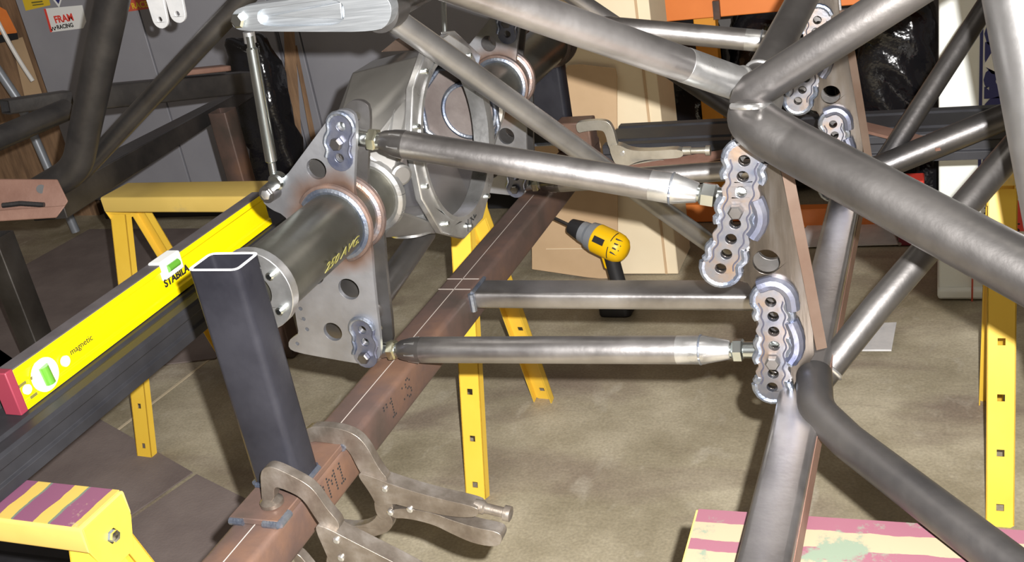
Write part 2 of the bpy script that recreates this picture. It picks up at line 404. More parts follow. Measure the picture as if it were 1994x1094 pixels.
# joint sawn across the floor, and a crack, as thin recess-coloured inlays
flr = bpy.data.objects['floor']
a, b = PZ(215, 848, 0), PZ(400, 706, 0)
d = (b - a).normalized(); s_ = V((d.y, -d.x, 0))
part('floor_joint', MB().plate([a - d * .3 - s_ * .004, b + d * .2 - s_ * .004, b + d * .2 + s_ * .004, a - d * .3 + s_ * .004], [], (0, 0, .0012)), strip_m, flr)

# ================================================================== JIG: rust-brown beam, posts, cross beam
BX0, BX1 = -.656, -.600
jig = thing('welding_jig', 'rust brown square steel beam with upright black posts welded on, lying across the sawhorses', 'jig', (-.628, .9, .59))
part('beam', MB().beam((-.628, .34, .6155), (-.628, 1.885, .6155), .056, .049, .004, .007), rust, jig)
part('cross_beam', MB().beam((-.600, 1.237, .628), (-.166, 1.237, .628), .047, .024, .003, .006, up=(0, 0, 1)), steel, jig, 'greyish horizontal cross beam')
part('weld_bead', bead([(-.597, 1.212, .614), (-.597, 1.2125, .640)], .005), weld, jig)
part('weld_bead', bead([(-.596, 1.214, .6405), (-.596, 1.262, .6405)], .003), weld, jig)
pl = part('base_plate', MB().box((-.628, .778, .6435), .058, .15, .007), rust, jig, bevel=.001)
for y0, y1, x in ((.703, .722, -.599), (.835, .853, -.599)):
    part('weld_bead', bead([(x, y0, .643), (x, y1, .643)], .0045), weld, jig)
part('weld_bead', bead([(-.656, .7025, .643), (-.640, .7025, .643)], .004), weld, jig)
part('weld_bead', bead([(-.617, .7025, .643), (-.600, .7025, .643)], .004), weld, jig)
def post(x0, x1, y0, y1, z0, z1):
    p = part('post', MB().beam(((x0 + x1) / 2, (y0 + y1) / 2, z0), ((x0 + x1) / 2, (y0 + y1) / 2, z1), x1 - x0, y1 - y0, .0028, .007, up=(0, 1, 0)), blk, jig, 'upright black square tube post')
    xs = ((x0, y0), (x1, y0), (x1, y1), (x0, y1))
    for i in range(4):
        a, b = V((*xs[i], z0 + .001)), V((*xs[(i + 1) % 4], z0 + .001))
        part('weld_bead', bead([a.lerp(b, .06), a.lerp(b, .94)], .0035), weld, jig)
    return p
post(-.660, -.603, .755, .795, .647, .893)
part('end_block', MB().box((-.618, 1.812, .668), .066, .044, .054), rust, jig, bevel=.003)
px1 = PY(1095, 170, 1.84).x
post(px1 - .085, px1, 1.840, 1.880, .640, .830)
# bright sawn lip on the near post's open top
lip = rrect(.0575, .0405, .007); lin = rrect(.0508, .0338, .0045)
part('post_lip', MB().prism(lip, (-.6315, .775, .893), (-.6315, .775, .8937), (0, 1, 0), lin), ground, jig, 'bright sawn rim of the near post')
# scribed layout lines on the beam
zt = .6404
part('scribe_line', MB().plate([(-.6285, .4, zt), (-.6275, .4, zt), (-.6275, 1.58, zt), (-.6285, 1.58, zt)], [], (0, 0, .0003)), chalk, jig, 'pale scribed line')
for yy in (1.258, 1.225):
    part('scribe_line', MB().plate([(-.652, yy, zt), (-.603, yy, zt), (-.603, yy + .002, zt), (-.652, yy + .002, zt)], [], (0, 0, .0003)), chalk, jig)
# dotted stencil characters on the +X face of the beam
GL = {'S': ("0110", "1001", "1000", "0110", "0001", "1001", "0110"), '1': ("010", "110", "010", "010", "010", "010", "111"), 'K': ("1001", "1010", "1100", "1000", "1100", "1010", "1001"),
      '"': ("101", "101", "000", "000", "000", "000", "000"), ':': ("0", "1", "0", "0", "0", "1", "0"), 'M': ("10001", "11011", "10101", "10101", "10001", "10001", "10001"),
      '8': ("0110", "1001", "1001", "0110", "1001", "1001", "0110")}
def dots(txt, y):
    mb = MB(); st = .0038
    for ch in txt:
        g = GL[ch]
        for j, row in enumerate(g):
            for i, c in enumerate(row):
                if c == '1': mb.box((-.5998, y + i * st, .631 - j * st), .0006, .0021, .0021)
        y += (len(g[0]) + 1.4) * st
    part('stencilled_mark', mb, ink, jig, 'dotted black stencil mark', kind='stuff')
dots('K', .640); dots('8M1', .775); dots('"1', .935); dots(':S', .985)

# ================================================================== REAR AXLE HOUSING
AX, AZ = -.645, .837
axle = thing('axle_housing', 'bare steel fabricated rear axle housing with round open centre and four bar link brackets', 'axle housing', (AX, 1.27, .70))
def atube(y0, y1):
    return MB().lathe((AX, y0, AZ), (0, 1, 0), [(0, .0375), (y1 - y0, .0375)], 40)
part('axle_tube', atube(.838, 1.095), olive, axle, 'near axle tube')
part('axle_tube', atube(1.445, 1.80), olive, axle, 'far axle tube')
part('stencil_lettering', MB().text('250 AVG.', .0205, V((AX, 0, AZ)) + V((.0379 * math.cos(-.52), .905, .0379 * math.sin(-.52))), (0, 1, 0), (-math.sin(-.52), 0, math.cos(-.52)), .0006), sten, axle, 'yellow stencil lettering')
# end flange with studs (near), far flange ring
fm = MB(); rg = circ((AX, .824, AZ), .0445, EXv, EZv, 36)
fm.plate(rg, [circ((AX, .824, AZ), .020, EXv, EZv, 24)], (0, .012, 0))
fl_ = part('end_flange', fm, steel_b, axle, 'bright round end flange', bevel=.0015)
for an in (35, -35, 145, -145):
    c = V((AX + .034 * math.cos(math.radians(an)), .824, AZ + .034 * math.sin(math.radians(an))))
    part('stud', MB().lathe(c, (0, -1, 0), [(0, .0045), (.006, .0045), (.0075, .003)], 12), zinc, fl_)
part('end_flange', MB().lathe((AX, 1.80, AZ), (0, 1, 0), [(0, .037), (.004, .043), (.012, .043), (.013, .034), (.022, .034), (.024, .047), (.034, .047), (.036, .03)], 36), rust, axle, 'dark rusty far end flange')

# --- centre section: octagonal arms running into a drum that opens towards +X
YC, XF, ZC = 1.245, -.598, .853
def octa(y, ap, sx=1.0, cx=AX, cz=AZ):
    return circ((cx, y, cz), ap / math.cos(PI / 8), EXv * sx, EZv, 8, PI / 8)
def ringx(x, r, n, cy=YC, cz=ZC, a0=0.0): return circ((x, cy, cz), r, EYv, EZv, n, a0)
import bmesh
def open_body():
    pts = octa(1.085, .056, cx=-.6615) + octa(1.440, .066, cx=-.671) + ringx(XF, .124, 12, a0=PI / 12) + ringx(-.705, .093, 10, cz=.868)
    hb = MB().hull(pts)
    bm = bmesh.new(); vs = [bm.verts.new(p) for p in hb.v]
    for f in hb.f: bm.faces.new([vs[i] for i in f])
    bm.normal_update()
    kill = [f for f in bm.faces if f.normal.x > .97 and abs(f.calc_center_median().x - XF) < .01]
    bmesh.ops.delete(bm, geom=kill, context='FACES_ONLY')
    bm.verts.index_update()
    mb = MB(); mb.add([v.co.copy() for v in bm.verts], [[v.index for v in f.verts] for f in bm.faces]); bm.free(); return mb
hs = part('center_section', open_body(), fab, axle, 'welded sheet steel centre section', ang=12)
so = hs.modifiers.new('wall', 'SOLIDIFY'); so.thickness = .005; so.offset = -1
bv = hs.modifiers.new('bevel', 'BEVEL'); bv.width = .004; bv.segments = 2; bv.limit_method = 'ANGLE'; bv.angle_limit = math.radians(14)
# face flange with its round opening
fo_ = ringx(XF - .002, .134, 12, a0=PI / 12)
fp = part('face_flange', MB().plate(fo_, [ringx(XF - .002, .108, 48)], (.011, 0, 0)), steel_b, axle, 'polished face flange around the opening', bevel=.002)
for k in range(10):
    a = 2 * PI * (k + .3) / 10
    part('stud', MB().lathe((XF + .009, YC + .120 * math.cos(a), ZC + .120 * math.sin(a)), (1, 0, 0), [(0, .0035), (.005, .0035), (.006, .002)], 10), zinc, fp)
part('marker_scribble', MB().text('XXL', .020, (XF + .0095, 1.222, .728), (0, 1, .25), (0, -.25, 1), .0005), ink, fp, 'black marker scribble')
part('flange_ring', MB().prism(ringx_ := [(.110 * math.cos(2 * PI * k / 48), .110 * math.sin(2 * PI * k / 48)) for k in range(48)], (XF - .012, YC, ZC), (XF + .011, YC, ZC), None,
     [(.104 * math.cos(2 * PI * k / 48), .104 * math.sin(2 * PI * k / 48)) for k in range(48)]), steel_b, fp)
# inside: octagonal wall carrying the far tube, with its weld beads
yi = 1.425
def clip(ps): return [V((min(p.x, -.604), p.y, p.z)) for p in ps]
iw = part('inner_wall', MB().plate(clip(octa(yi, .0665, cx=-.655)), [circ_y((AX, yi, AZ), .030, 32)], (0, .006, 0)), inner, axle, 'octagonal inner wall seen through the opening')
op = clip(octa(yi - .001, .0655, cx=-.655)); part('weld_bead', bead(op + [op[0]], .004), weld, iw)
part('weld_bead', bead(clip(circ_y((AX, yi - .003, AZ), .041, 40)) + clip([V((AX + .041, yi - .003, AZ))]), .004), weld, iw)
part('tube_end', MB().lathe((AX, yi - .004, AZ), (0, 1, 0), [(0, .038), (.001, .038), (.001, .031), (.05, .031), (.051, 0)], 36), inner, iw)
# weld rings where the tubes enter, patches and plug on the near side
for y, r in ((1.088, .044), (1.443, .044)):
    part('weld_bead', bead(circ_y((AX, y, AZ), r - .002, 44) + [V((AX + r - .002, y, AZ))], .007, .007), steel_b, axle)
part('gusset', MB().hull([PX(u, v, x) for u, v in ((752, 262), (768, 212), (792, 222), (786, 262)) for x in (-.612, -.628)]), steel_b, axle, 'small bright welded gusset', bevel=.001)
part('top_gusset', MB().hull([PX(u, v, x) for u, v in ((742, 101), (772, 76), (818, 58), (832, 97)) for x in (-.655, -.675)]), rust_c, axle, 'coppery gusset on top', bevel=.001)
part('drain_plug', MB().lathe(PX(781, 340, -.60), (1, -.9, -.1), [(-.01, .013), (.002, .013), (.003, .010), (.004, .010)], 20), fab, axle)
part('support_foot', MB().tube([PX(803, 452, -.64), PX(803, 440, -.64) + V((0, 0, .02))], [.03, .03], 24), steel_b, axle)
part('brace_tube', MB().tube([PD(826, 452, 1.47), PD(715, 612, 1.32)], .0165, 24), steel_g, axle, 'lower brace tube below the housing')
part('breather_tab', MB().hull([PX(u, v, x) for u, v in ((858, 62), (885, 60), (936, 108), (930, 130), (872, 92)) for x in (-.63, -.645)]), steel_b, axle, bevel=.001)
part('threaded_stud', MB().tube([PX(866, 68, -.64), PX(862, -30, -.64)], .0035, 10), zinc, axle, 'thin bright stud rising from the housing')

# --- link brackets on the axle: outline drawn on the bracket plane y = 1
def onp(pts, y=1.0): return [PY(u, v, y) for u, v in pts]
BR = [(668, 213), (681, 216), (692, 227), (694, 260), (690, 330), (689, 388), (706, 400), (722, 470), (728, 560), (743, 678), (738, 700), (717, 711), (640, 698), (577, 686), (562, 678), (562, 663), (574, 654), (582, 650),
      (577, 625), (572, 585), (578, 560), (576, 500), (568, 440), (552, 418), (528, 408), (510, 392), (512, 370), (530, 360), (551, 351), (600, 285), (646, 223), (655, 215)]
def arc_corner(pts): return chaikin(pts, 1)
UH = [(666, 245), (660, 277), (663, 306)]           # bolt holes of the upper row
LH = [(707, 640), (713, 664), (713, 692)]
BIG = [((616, 329), .0125), ((679, 563), .0138), ((648, 646), .0125), ((612, 535), .0125)]
SML = [(580, 582), (585, 601), (591, 621), (598, 641), (579, 669)]
def scallop(cs, wd, amp, n=7):
    """scalloped outline hugging a row of holes (3D points in an XZ plane)"""
    cs = [V(c) for c in cs]; y = cs[0].y
    L = []; Rr = []
    for i in range(len(cs) - 1):
        a, b = cs[i], cs[i + 1]; d = (b - a).normalized(); nrm = V((-d.z, 0, d.x))
        for k in range(n):
            t = k / n; p = a.lerp(b, t); w_ = wd + amp * math.cos(2 * PI * t); L.append(p + nrm * w_); Rr.append(p - nrm * w_)
    d0 = (cs[1] - cs[0]).normalized(); d1 = (cs[-1] - cs[-2]).normalized(); w_ = wd + amp
    n0 = V((-d0.z, 0, d0.x)); n1 = V((-d1.z, 0, d1.x))
    cap1 = [cs[-1] + n1 * (w_ * math.cos(PI * k / 8)) + d1 * (w_ * math.sin(PI * k / 8)) for k in range(9)]
    cap0 = [cs[0] - n0 * (w_ * math.cos(PI * k / 8)) - d0 * (w_ * math.sin(PI * k / 8)) for k in range(1, 8)]
    return L + cap1 + Rr[::-1] + cap0, (L, Rr, cap0, cap1)
TH = .0058
def axle_bracket(dy, near_lab):
    for k, yo in enumerate((0.0, .034)):
        t = V((0, dy + yo, 0))
        outer = [p + t for p in arc_corner(onp(BR))]
        holes = [[q + t for q in circ_y(PY(u, v, 1), r, 24)] for (u, v), r in BIG]
        holes += [[q + t for q in circ_y(PY(u, v, 1), .0027, 10)] for u, v in SML]
        holes += [[q + t for q in circ_y(PY(u, v, 1), .0055, 16)] for u, v in UH + LH]
        holes += [[q + t for q in circ_y((AX, 1, AZ), .0385, 36)]]
        p = part('link_bracket', MB().plate(outer, holes, (0, TH, 0)), plate_s if k == 0 else steel_g, axle, near_lab[k], bevel=.0008)
        if k == 0:
            for cs in (UH, LH):
                c3 = [PY(u, v, 1) + t + V((0, -.003, 0)) for u, v in cs]
                ol, (L, Rr, c0, c1) = scallop(c3, .0145, .0012)
                hh = [circ_y(c, .0056, 16) for i, c in enumerate(c3)]
                part('doubler_plate', MB().plate(ol, hh, (0, .003, 0)), tint_b, p, 'blued doubler plate', bevel=.0006)
                part('weld_bead', bead(Rr + [c1[-1]], .0028), weld, p); part('weld_bead', bead([L[0]] + c0[::-1] + [Rr[0]], .0030), weld, p)
                part('weld_bead', bead(L, .0022), tint_b, p)
        for r_, mt, bw in ((.0405, weld_o, .0055), (.0450, weld_h, .004)):
            c = V((AX, 1 + dy + yo - .001, AZ)); arc = [c + EXv * (r_ * math.cos(a)) + EZv * (r_ * math.sin(a)) for a in [PI * (.80 - 1.25 * i / 40) for i in range(41)]]
            part('weld_bead', bead(arc, bw, .006), weld if mt is weld_o and k == 0 else mt, p)
        arc = [c + EXv * (.0440 * math.cos(a)) + EZv * (.0440 * math.sin(a)) for a in [PI * (.55 - .95 * i / 40) for i in range(41)]]
        part('weld_bead', bead(arc, .003, .006), weld_o, p)
axle_bracket(0, ('near link bracket, front plate', 'near link bracket, rear plate'))
axle_bracket(.555, ('far link bracket, front plate', 'far link bracket, rear plate'))
part('link_tab', MB().lathe(PY(519, 379, .985), (0, 1, 0), [(0, .010), (.016, .011), (.02, .009)], 20), steel_g, axle, 'round boss for the drop link')
part('bolt_head', MB().lathe(PY(518, 379, .984), (0, -1, 0), [(0, .006), (.002, .006), (.003, .004)], 6), steel_b, axle)

# ================================================================== FOUR LINK BARS
def bolt(c, parent, r=.0085, mt=None):
    m_ = MB().lathe(c, (0, -1, 0), [(-.046, .0052), (0, .0052)], 14)
    m_.lathe(V(c) + V((0, .000, 0)), (0, -1, 0), [(0, r * .9), (.005, r * .9), (.0065, r * .72)], 6)
    m_.lathe(V(c) + V((0, .040, 0)), (0, 1, 0), [(0, r * .9), (.006, r * .9)], 6)
    part('bolt', m_, mt or steel_g, parent)
def link(name, label, p0, p1, fr, b0, b1):
    """fr: fractions along the bar for nut0 a,b / adapter0 a,b / adapter1 a,b / nut1 a,b"""
    p0 = V(p0); p1 = V(p1); L = (p1 - p0).length; d = (p1 - p0).normalized()
    t = thing(name, label, 'link bar', p0.lerp(p1, .5))
    at = lambda f: p0 + d * (L * f)
    r = .0158
    part('tube', MB().lathe(at(fr[3]), d, [(0, r), ((fr[4] - fr[3]) * L, r)], 36), steel, t)
    part('tube_adapter', MB().lathe(at(fr[2]), d, [(0, .0105), (.003, .0120), (.016, r - .001), ((fr[3] - fr[2]) * L, r)], 36), steel_g, t)
    part('hex_flats', MB().lathe(at(fr[2]) + d * .012, d, [(0, .0145), (.014, r + .0006)], 6), steel_b, t)
    la = (fr[5] - fr[4]) * L
    ad = part('tube_adapter', MB().lathe(at(fr[4]), d, [(0, r), (la * .52, r), (la * .58, r - .001), (la * .98, .0105), (la, .0098)], 36), steel_b, t)
    part('weld_bead', bead(circ(at(fr[4]) + d * (la * .45), r, *frame_of(d)[:2], 40), .0012, .003), weld, ad)
    for f0, f1 in ((fr[0], fr[1]), (fr[6], fr[7])):
        ln = (f1 - f0) * L
        part('jam_nut', MB().lathe(at(f0), d, [(0, .0105), (ln * .15, .0128), (ln * .85, .0128), (ln, .0105)], 6, phase=.3), zinc if f0 > .5 else brass, t)
    for e, sgn, f in ((p0, 1, fr[2]), (p1, -1, fr[5])):
        ln = (at(f) - e).length
        mb = MB().lathe(e + d * (sgn * .012), d * sgn, [(0, .0105), (.010, .0092), (ln - .012, .0088)], 20)
        ev = V((0, 1, 0)); ev = (ev - d * ev.dot(d)).normalized()
        mb.lathe(e - ev * .0085, ev, [(0, .0125), (.002, .0165), (.015, .0165), (.017, .0125)], 28)
        part('rod_end', mb, zinc, t)
    bolt(b0, t, .0082); bolt(b1, t, .0086)
    return t
def link_mark(t):
    c = PY(1257, 660, 1.0165); r = .0068; y = c.y - .0066
    for a_, b_ in (((-1, 0), (0, 1)), ((0, 1), (1, 0)), ((1, 0), (0, -1)), ((0, -1), (-1, 0))):
        part('ink_mark', MB().tube([V((c.x + a_[0] * r, 1.0045, c.z + a_[1] * r * .6)), V((c.x + b_[0] * r, 1.0045, c.z + b_[1] * r * .6))], .0005, 6), ink, t)
FU = (.070, .095, .105, .17, .790, .900, .905, .945)
FL = (.050, .072, .080, .145, .782, .900, .905, .930)
N0U, N1U = PY(669, 262, 1.017), PY(1444, 389, 1.017)
N0L, N1L = PY(723, 681, 1.017), PY(1512, 681, 1.017)
dyf = V((0, .555, 0)); dxf = V((.016, 0.012, 0))
bu, bl = PY(660, 277, 1) + V((0, -.004, 0)), PY(713, 692, 1) + V((0, -.004, 0))
cu_, cl_ = PY(1436, 405, 1) + V((0, -.008, 0)), PY(1507, 697, 1) + V((0, -.008, 0))
link('link_bar', 'bare steel link bar, upper one of the near pair, sloping from axle bracket to chassis', N0U, N1U, FU, bu, cu_)
link('link_bar', 'bare steel link bar, lower one of the near pair, level below the cross beam', N0L, N1L, FL, bl, cl_)
link('link_bar', 'steel link bar behind the thick top frame tube, in front of the orange rack', N0U + dyf, N1U + dyf + dxf + V((0, 0, .008)), FU, bu + dyf, cu_ + dyf + dxf)
link('link_bar', 'steel link bar mostly hidden behind the upper near bar and the clamp', N0L + dyf, N1L + dyf + dxf, FL, bl + dyf, cl_ + dyf + dxf)

# ================================================================== CHASSIS FRAME
ch = thing('chassis_frame', 'welded grey steel tube race car frame with heat blued link brackets on the right', 'car frame', (-.14, 1.0, .62))
def ctube(name, pts, r, mt, lab=None, fil=0, seg=32, ext=None):
    pts = [V(p) for p in pts]
    if fil: pts = fillet(pts, fil, 14)
    if ext:                                   # run on beyond the frame edge: (metres at the start, metres at the end)
        if ext[0]: pts[0] = pts[0] + (pts[0] - pts[1]).normalized() * ext[0]
        if ext[1]: pts[-1] = pts[-1] + (pts[-1] - pts[-2]).normalized() * ext[1]
    return part(name, MB().tube(pts, r, seg), mt, ch, lab)
ctube('frame_tube', [PD(1452, 168, 1.07), PD(740, -82, .86)], .0165, steel, 'bright upper frame tube rising to the left', ext=(0, .25))
ctube('frame_tube', [PD(1478, 192, 1.06), PD(1462, 238, .985), PD(1545, 286, .96), PD(2080, 574, .79)], .0235, steel_g, 'thick bent frame tube crossing to the right', fil=.05, ext=(0, .12))
ctube('frame_tube', [PD(1423, 203, 1.0), PD(1438, 195, .998), PD(1466, 179, .99), PD(1900, -98, .90)], [.003, .011, .0172, .0172], steel_d, 'dark frame tube rising to the upper right', ext=(0, .3))
ctube('frame_tube', [PD(1462, 185, 1.10), PD(1640, -145, 1.30)], .0172, steel_g, 'steep frame tube behind the dark one', ext=(0, .25))
ctube('frame_tube', [PD(765, 36, 1.27), PD(900, 130, 1.352), PD(1300, 415, 1.68), PD(1450, 522, 1.78)], .0150, steel_l, 'long diagonal tube running down to the right')
ctube('frame_tube', [PD(1705, 342, 1.72), PD(1966, -60, 1.70)], .0160, steel_d, 'dark thin tube in front of the white box', ext=(0, .4))
ctube('frame_tube', [PD(1690, 336, 1.72), PD(2060, 185, 1.62)], .0205, steel_d, 'dark tube in front of the black rail', ext=(0, .4))
ctube('frame_tube', [PD(1585, 752, 1.21), PD(1708, 598, 1.215), PD(2010, 248, 1.23)], .0165, steel_g, 'tube rising from the lower corner of the frame', ext=(0, .4))
ctube('frame_tube', [PD(1976, -80, .95), PD(2098, 570, .93)], .0320, steel_l, 'close up bright upright at the right edge', ext=(.5, .05))
ctube('frame_tube', [PD(1585, 726, 1.13), PD(1588, 798, 1.09), PZ(1652, 860, .634), PZ(2060, 1172, .622)], .0183, steel_d, 'dark lower rail bending down to the right', fil=.06, ext=(0, .2))
ctube('frame_tube', [PD(1270, 110, 1.75), PD(1440, 222, 1.72)], .016, steel_d, 'dark far tube behind the bright one')
ctube('frame_tube', [PD(1060, -45, 1.58), PD(1226, 66, 1.66)], .0125, steel, 'short bright tube above the thick top tube')
part('cross_tube', MB().beam((-.140, .45, .618), (-.128, 1.64, .618), .046, .044, .003, .007), steel, ch, 'rectangular cross tube running away from the camera')
part('rusty_side', MB().plate([(-.1168, .46, .604), (-.1049, 1.62, .604), (-.1049, 1.62, .632), (-.1168, .46, .632)], [], (.0006, 0, 0)), rust_o, ch, 'rusty side face of the cross tube')
# corner welds
def ring_weld(p0, p1, f, r, br, mt=None):
    p0, p1 = V(p0), V(p1); d = (p1 - p0).normalized(); a_, b_, _ = frame_of(d); c = p0.lerp(p1, f)
    q = circ(c, r, a_, b_, 36); part('weld_bead', bead(q + [q[0]], br), mt or steel_b, ch)
ring_weld(PD(1452, 168, 1.07), PD(740, -82, .86), .022, .0162, .0028)
ring_weld(PD(1585, 752, 1.21), PD(1708, 598, 1.215), .22, .0163, .0028)
part('weld_bead', bead(chaikin([PD(1425, 207, .972), PD(1450, 209, .955), PD(1478, 207, .958), PD(1502, 206, .975)], 2, False), .0030), steel_b, ch)
part('polished_band', MB().tube([PD(1452, 168, 1.07), PD(1452, 168, 1.07).lerp(PD(740, -82, .86), .20)], .0168, 32), steel_b, ch, 'polished end of the upper tube')
ring_weld(PD(1462, 185, 1.10), PD(1640, -145, 1.30), .10, .0170, .0025)

# --- four-link brackets: main plates, doublers with bolt holes, welds
MAIN = [(1432, 200), (1505, 205), (1508, 290), (1524, 345), (1563, 540), (1590, 682), (1572, 714), (1552, 738), (1538, 766), (1495, 772), (1482, 755), (1478, 690), (1471, 610), (1466, 566), (1452, 546), (1400, 546), (1383, 535),
        (1379, 505), (1398, 440), (1413, 380), (1420, 300)]
UPH = [(1451, 309), (1448, 340), (1444, 370), (1436, 405), (1433, 431), (1425, 461), (1416, 490), (1405, 518)]
LWH = [(1502, 583), (1507, 611), (1508, 640), (1509, 668), (1507, 697), (1507, 722), (1505, 748)]
BH = ((1492, 510), .0135)
def chassis_bracket(T, labs):
    for k, yo in enumerate((0.0, .034)):
        t = V(T) + V((0, yo, 0))
        outer = [p + t for p in chaikin(onp(MAIN), 1)]
        holes = [[q + t for q in circ_y(PY(*BH[0], 1), BH[1], 26)]]
        holes += [[q + t for q in circ_y(PY(u, v, 1), .0057, 14)] for u, v in UPH + LWH]
        p = part('bracket_plate', MB().plate(outer, holes, (0, .0055, 0)), plate_t if k == 0 else steel_g, ch, labs[k], bevel=.0008)
        if k: continue
        for cs, bi, wd in ((UPH, 3, .0175), (LWH, 4, .0165)):
            c3 = [PY(u, v, 1) + t + V((0, -.006, 0)) for u, v in cs]
            ol, (L, Rr, c0, c1) = scallop(c3, wd, .0016)
            hh = [circ_y(c, .0058, 16) for i, c in enumerate(c3)]
            dp = part('doubler_plate', MB().plate(ol, hh, (0, .006, 0)), tint, p, 'scalloped doubler strip with a row of bolt holes', bevel=.0008)
            q = V((0, .003, 0))
            o2, (L2, R2, _a, _b) = scallop(c3, wd - .0055, .0013)
            for pth in (L2, R2): part('weld_toe', bead([x + V((0, -.0004, 0)) for x in pth], .0008), toe, p)
            for seg_ in (slice(0, 10), slice(17, 31), slice(38, 50)):
                a1 = [x + q for x in L[seg_]]; b1 = [x + q for x in Rr[seg_]]
                if len(a1) > 3: part('weld_bead', bead(a1, .0045, .005), weld, p)
                if len(b1) > 3: part('weld_bead', bead(b1, .0045, .005), weld, p)
            part('weld_bead', bead([x + q for x in ([L[-1]] + c1)], .0042, .005), weld, p)
            part('weld_bead', bead([x + q for x in ([Rr[0]] + c0[::1])], .0042, .005), weld, p)
        # fat blued fillets on the right of the doublers
        for px in ([(1473, 385), (1484, 410), (1482, 436), (1466, 458)], [(1478, 556), (1510, 545), (1540, 566), (1544, 600)], [(1541, 622), (1553, 650), (1554, 680), (1540, 700)]):
            path = chaikin([PY(u, v, 1) + t + V((0, -.002, 0)) for u, v in px], 2, False)
            part('weld_bead', bead(path, .0080, .010, 10), tint_b, p, 'wide blued weld')
    t = V(T)
    e = [PY(1508, 290, 1), PY(1524, 345, 1), PY(1563, 540, 1), PY(1590, 682, 1)]; e2 = [x + V((.0100, .006, 0)) for x in e]
    part('edge_strip', MB().plate([x + t for x in e] + [x + t for x in e2[::-1]], [], V((-.0015, .004, 0))), rust_c, ch, 'closing strip along the bracket edge')
chassis_bracket((0, 0, 0), ('near link bracket, front plate, heat tinted', 'near link bracket, rear plate'))
chassis_bracket((.016, .567, 0), ('far link bracket, front plate', 'far link bracket, rear plate'))

# ================================================================== ANTI-ROLL BAR ARM AND DROP LINK
arm_y = 1.0
arb = thing('anti_roll_bar', 'polished aluminium lever arm on a steel anti roll bar at the top of the picture', 'anti roll bar', PY(600, 40, 1.02))
AO = chaikin(onp([(449, 42), (455, 20), (480, 11), (560, 1), (650, -13), (718, -22), (752, -8), (764, 18), (757, 46), (735, 62), (600, 62), (480, 61), (457, 56)]), 2)
pk = chaikin(onp([(503, 18), (540, 12), (600, 4), (668, -4), (674, 48), (600, 51), (512, 52), (500, 36)]), 2)
part('arm', MB().plate(AO, [pk], (0, .008, 0)), alu, arb, 'milled lever arm with a pocket', bevel=.0012)
part('arm_web', MB().plate([p + V((0, .0075, 0)) for p in AO], [], (0, .010, 0)), alu, arb, bevel=.001)
part('pocket_rib', MB().hull([p + V((0, o, 0)) for p in onp([(520, 33), (660, 6), (663, 40)]) for o in (.004, .008)]), alu, arb, bevel=.001)
part('bar', MB().lathe(PY(735, 20, 1.018), (0, 1, 0), [(0, .024), (.03, .024), (.031, .018), (.75, .018)], 32), steel_g, arb, 'steel bar')
part('bolt_head', MB().lathe(PY(467, 39, 1.0), (0, -1, 0), [(0, .0085), (.005, .0085), (.007, .006)], 6), zinc, arb)
dl = thing('drop_link', 'slim zinc plated rod hanging from the aluminium arm to the axle bracket', 'drop link', PY(535, 356, .993))
ta, tb = PY(486, 70, 1.005), PY(534, 345, 1.0)
dd_ = (tb - ta).normalized()
part('rod', MB().lathe(ta, dd_, [(0, .0045), (.012, .0045), (.014, .0062), ((tb - ta).length - .02, .0070), ((tb - ta).length - .018, .0045), ((tb - ta).length, .0045)], 20), zinc, dl)
part('rod_end', MB().lathe(PY(535, 356, .993), (0, 1, 0), [(0, .0075), (.002, .0100), (.012, .0100), (.014, .0075)], 24), zinc, dl)
part('clevis', MB().lathe(PY(484, 62, 1.008), dd_, [(0, .0065), (.012, .0065)], 16), steel_b, dl)

# ================================================================== BLACK RAILS AND THE SPIRIT LEVEL
def railprof(wd, h):
    w2, h2 = wd / 2, h / 2
    return [(-w2, -h2), (-w2, h2 - .004), (-w2 + .004, h2), (-w2 + .022, h2), (-w2 + .026, h2 - .004), (-w2 + .032, h2 - .004), (-w2 + .036, h2), (w2 - .036, h2), (w2 - .032, h2 - .004), (w2 - .026, h2 - .004), (w2 - .022, h2),
            (w2 - .004, h2), (w2, h2 - .004), (w2, h2 - .016), (w2 - .004, h2 - .019), (w2 - .004, -h2 + .017), (w2, -h2 + .014), (w2, -h2)]
single('black_rail', MB().prism(railprof(.125, .05), (-1.0945, .35, .6165), (-1.0945, 2.06, .6165), (0, 0, 1)), rail_m, 'long black ribbed rail under the yellow level, resting on two sawhorses', 'rail', (-1.0945, 1.2, .5915), bevel=.0006)
single('black_rail', MB().prism(railprof(.135, .05)[::1], (-.572, 1.880, .6165), (.235, 1.868, .6165), (0, 0, 1)), rail_m, 'black ribbed rail across the back, resting on the right hand sawhorse', 'rail', (-.2, 1.875, .5915), bevel=.0006)
single('black_rail', MB().prism(railprof(.10, .05), (-2.2, 1.246, .027), (-1.50, 1.246, .027), (0, 0, 1)), rail_m, 'black rail lying on the floor below the purple striped sawhorse', 'rail', (-1.75, 1.246, .002), bevel=.0006)

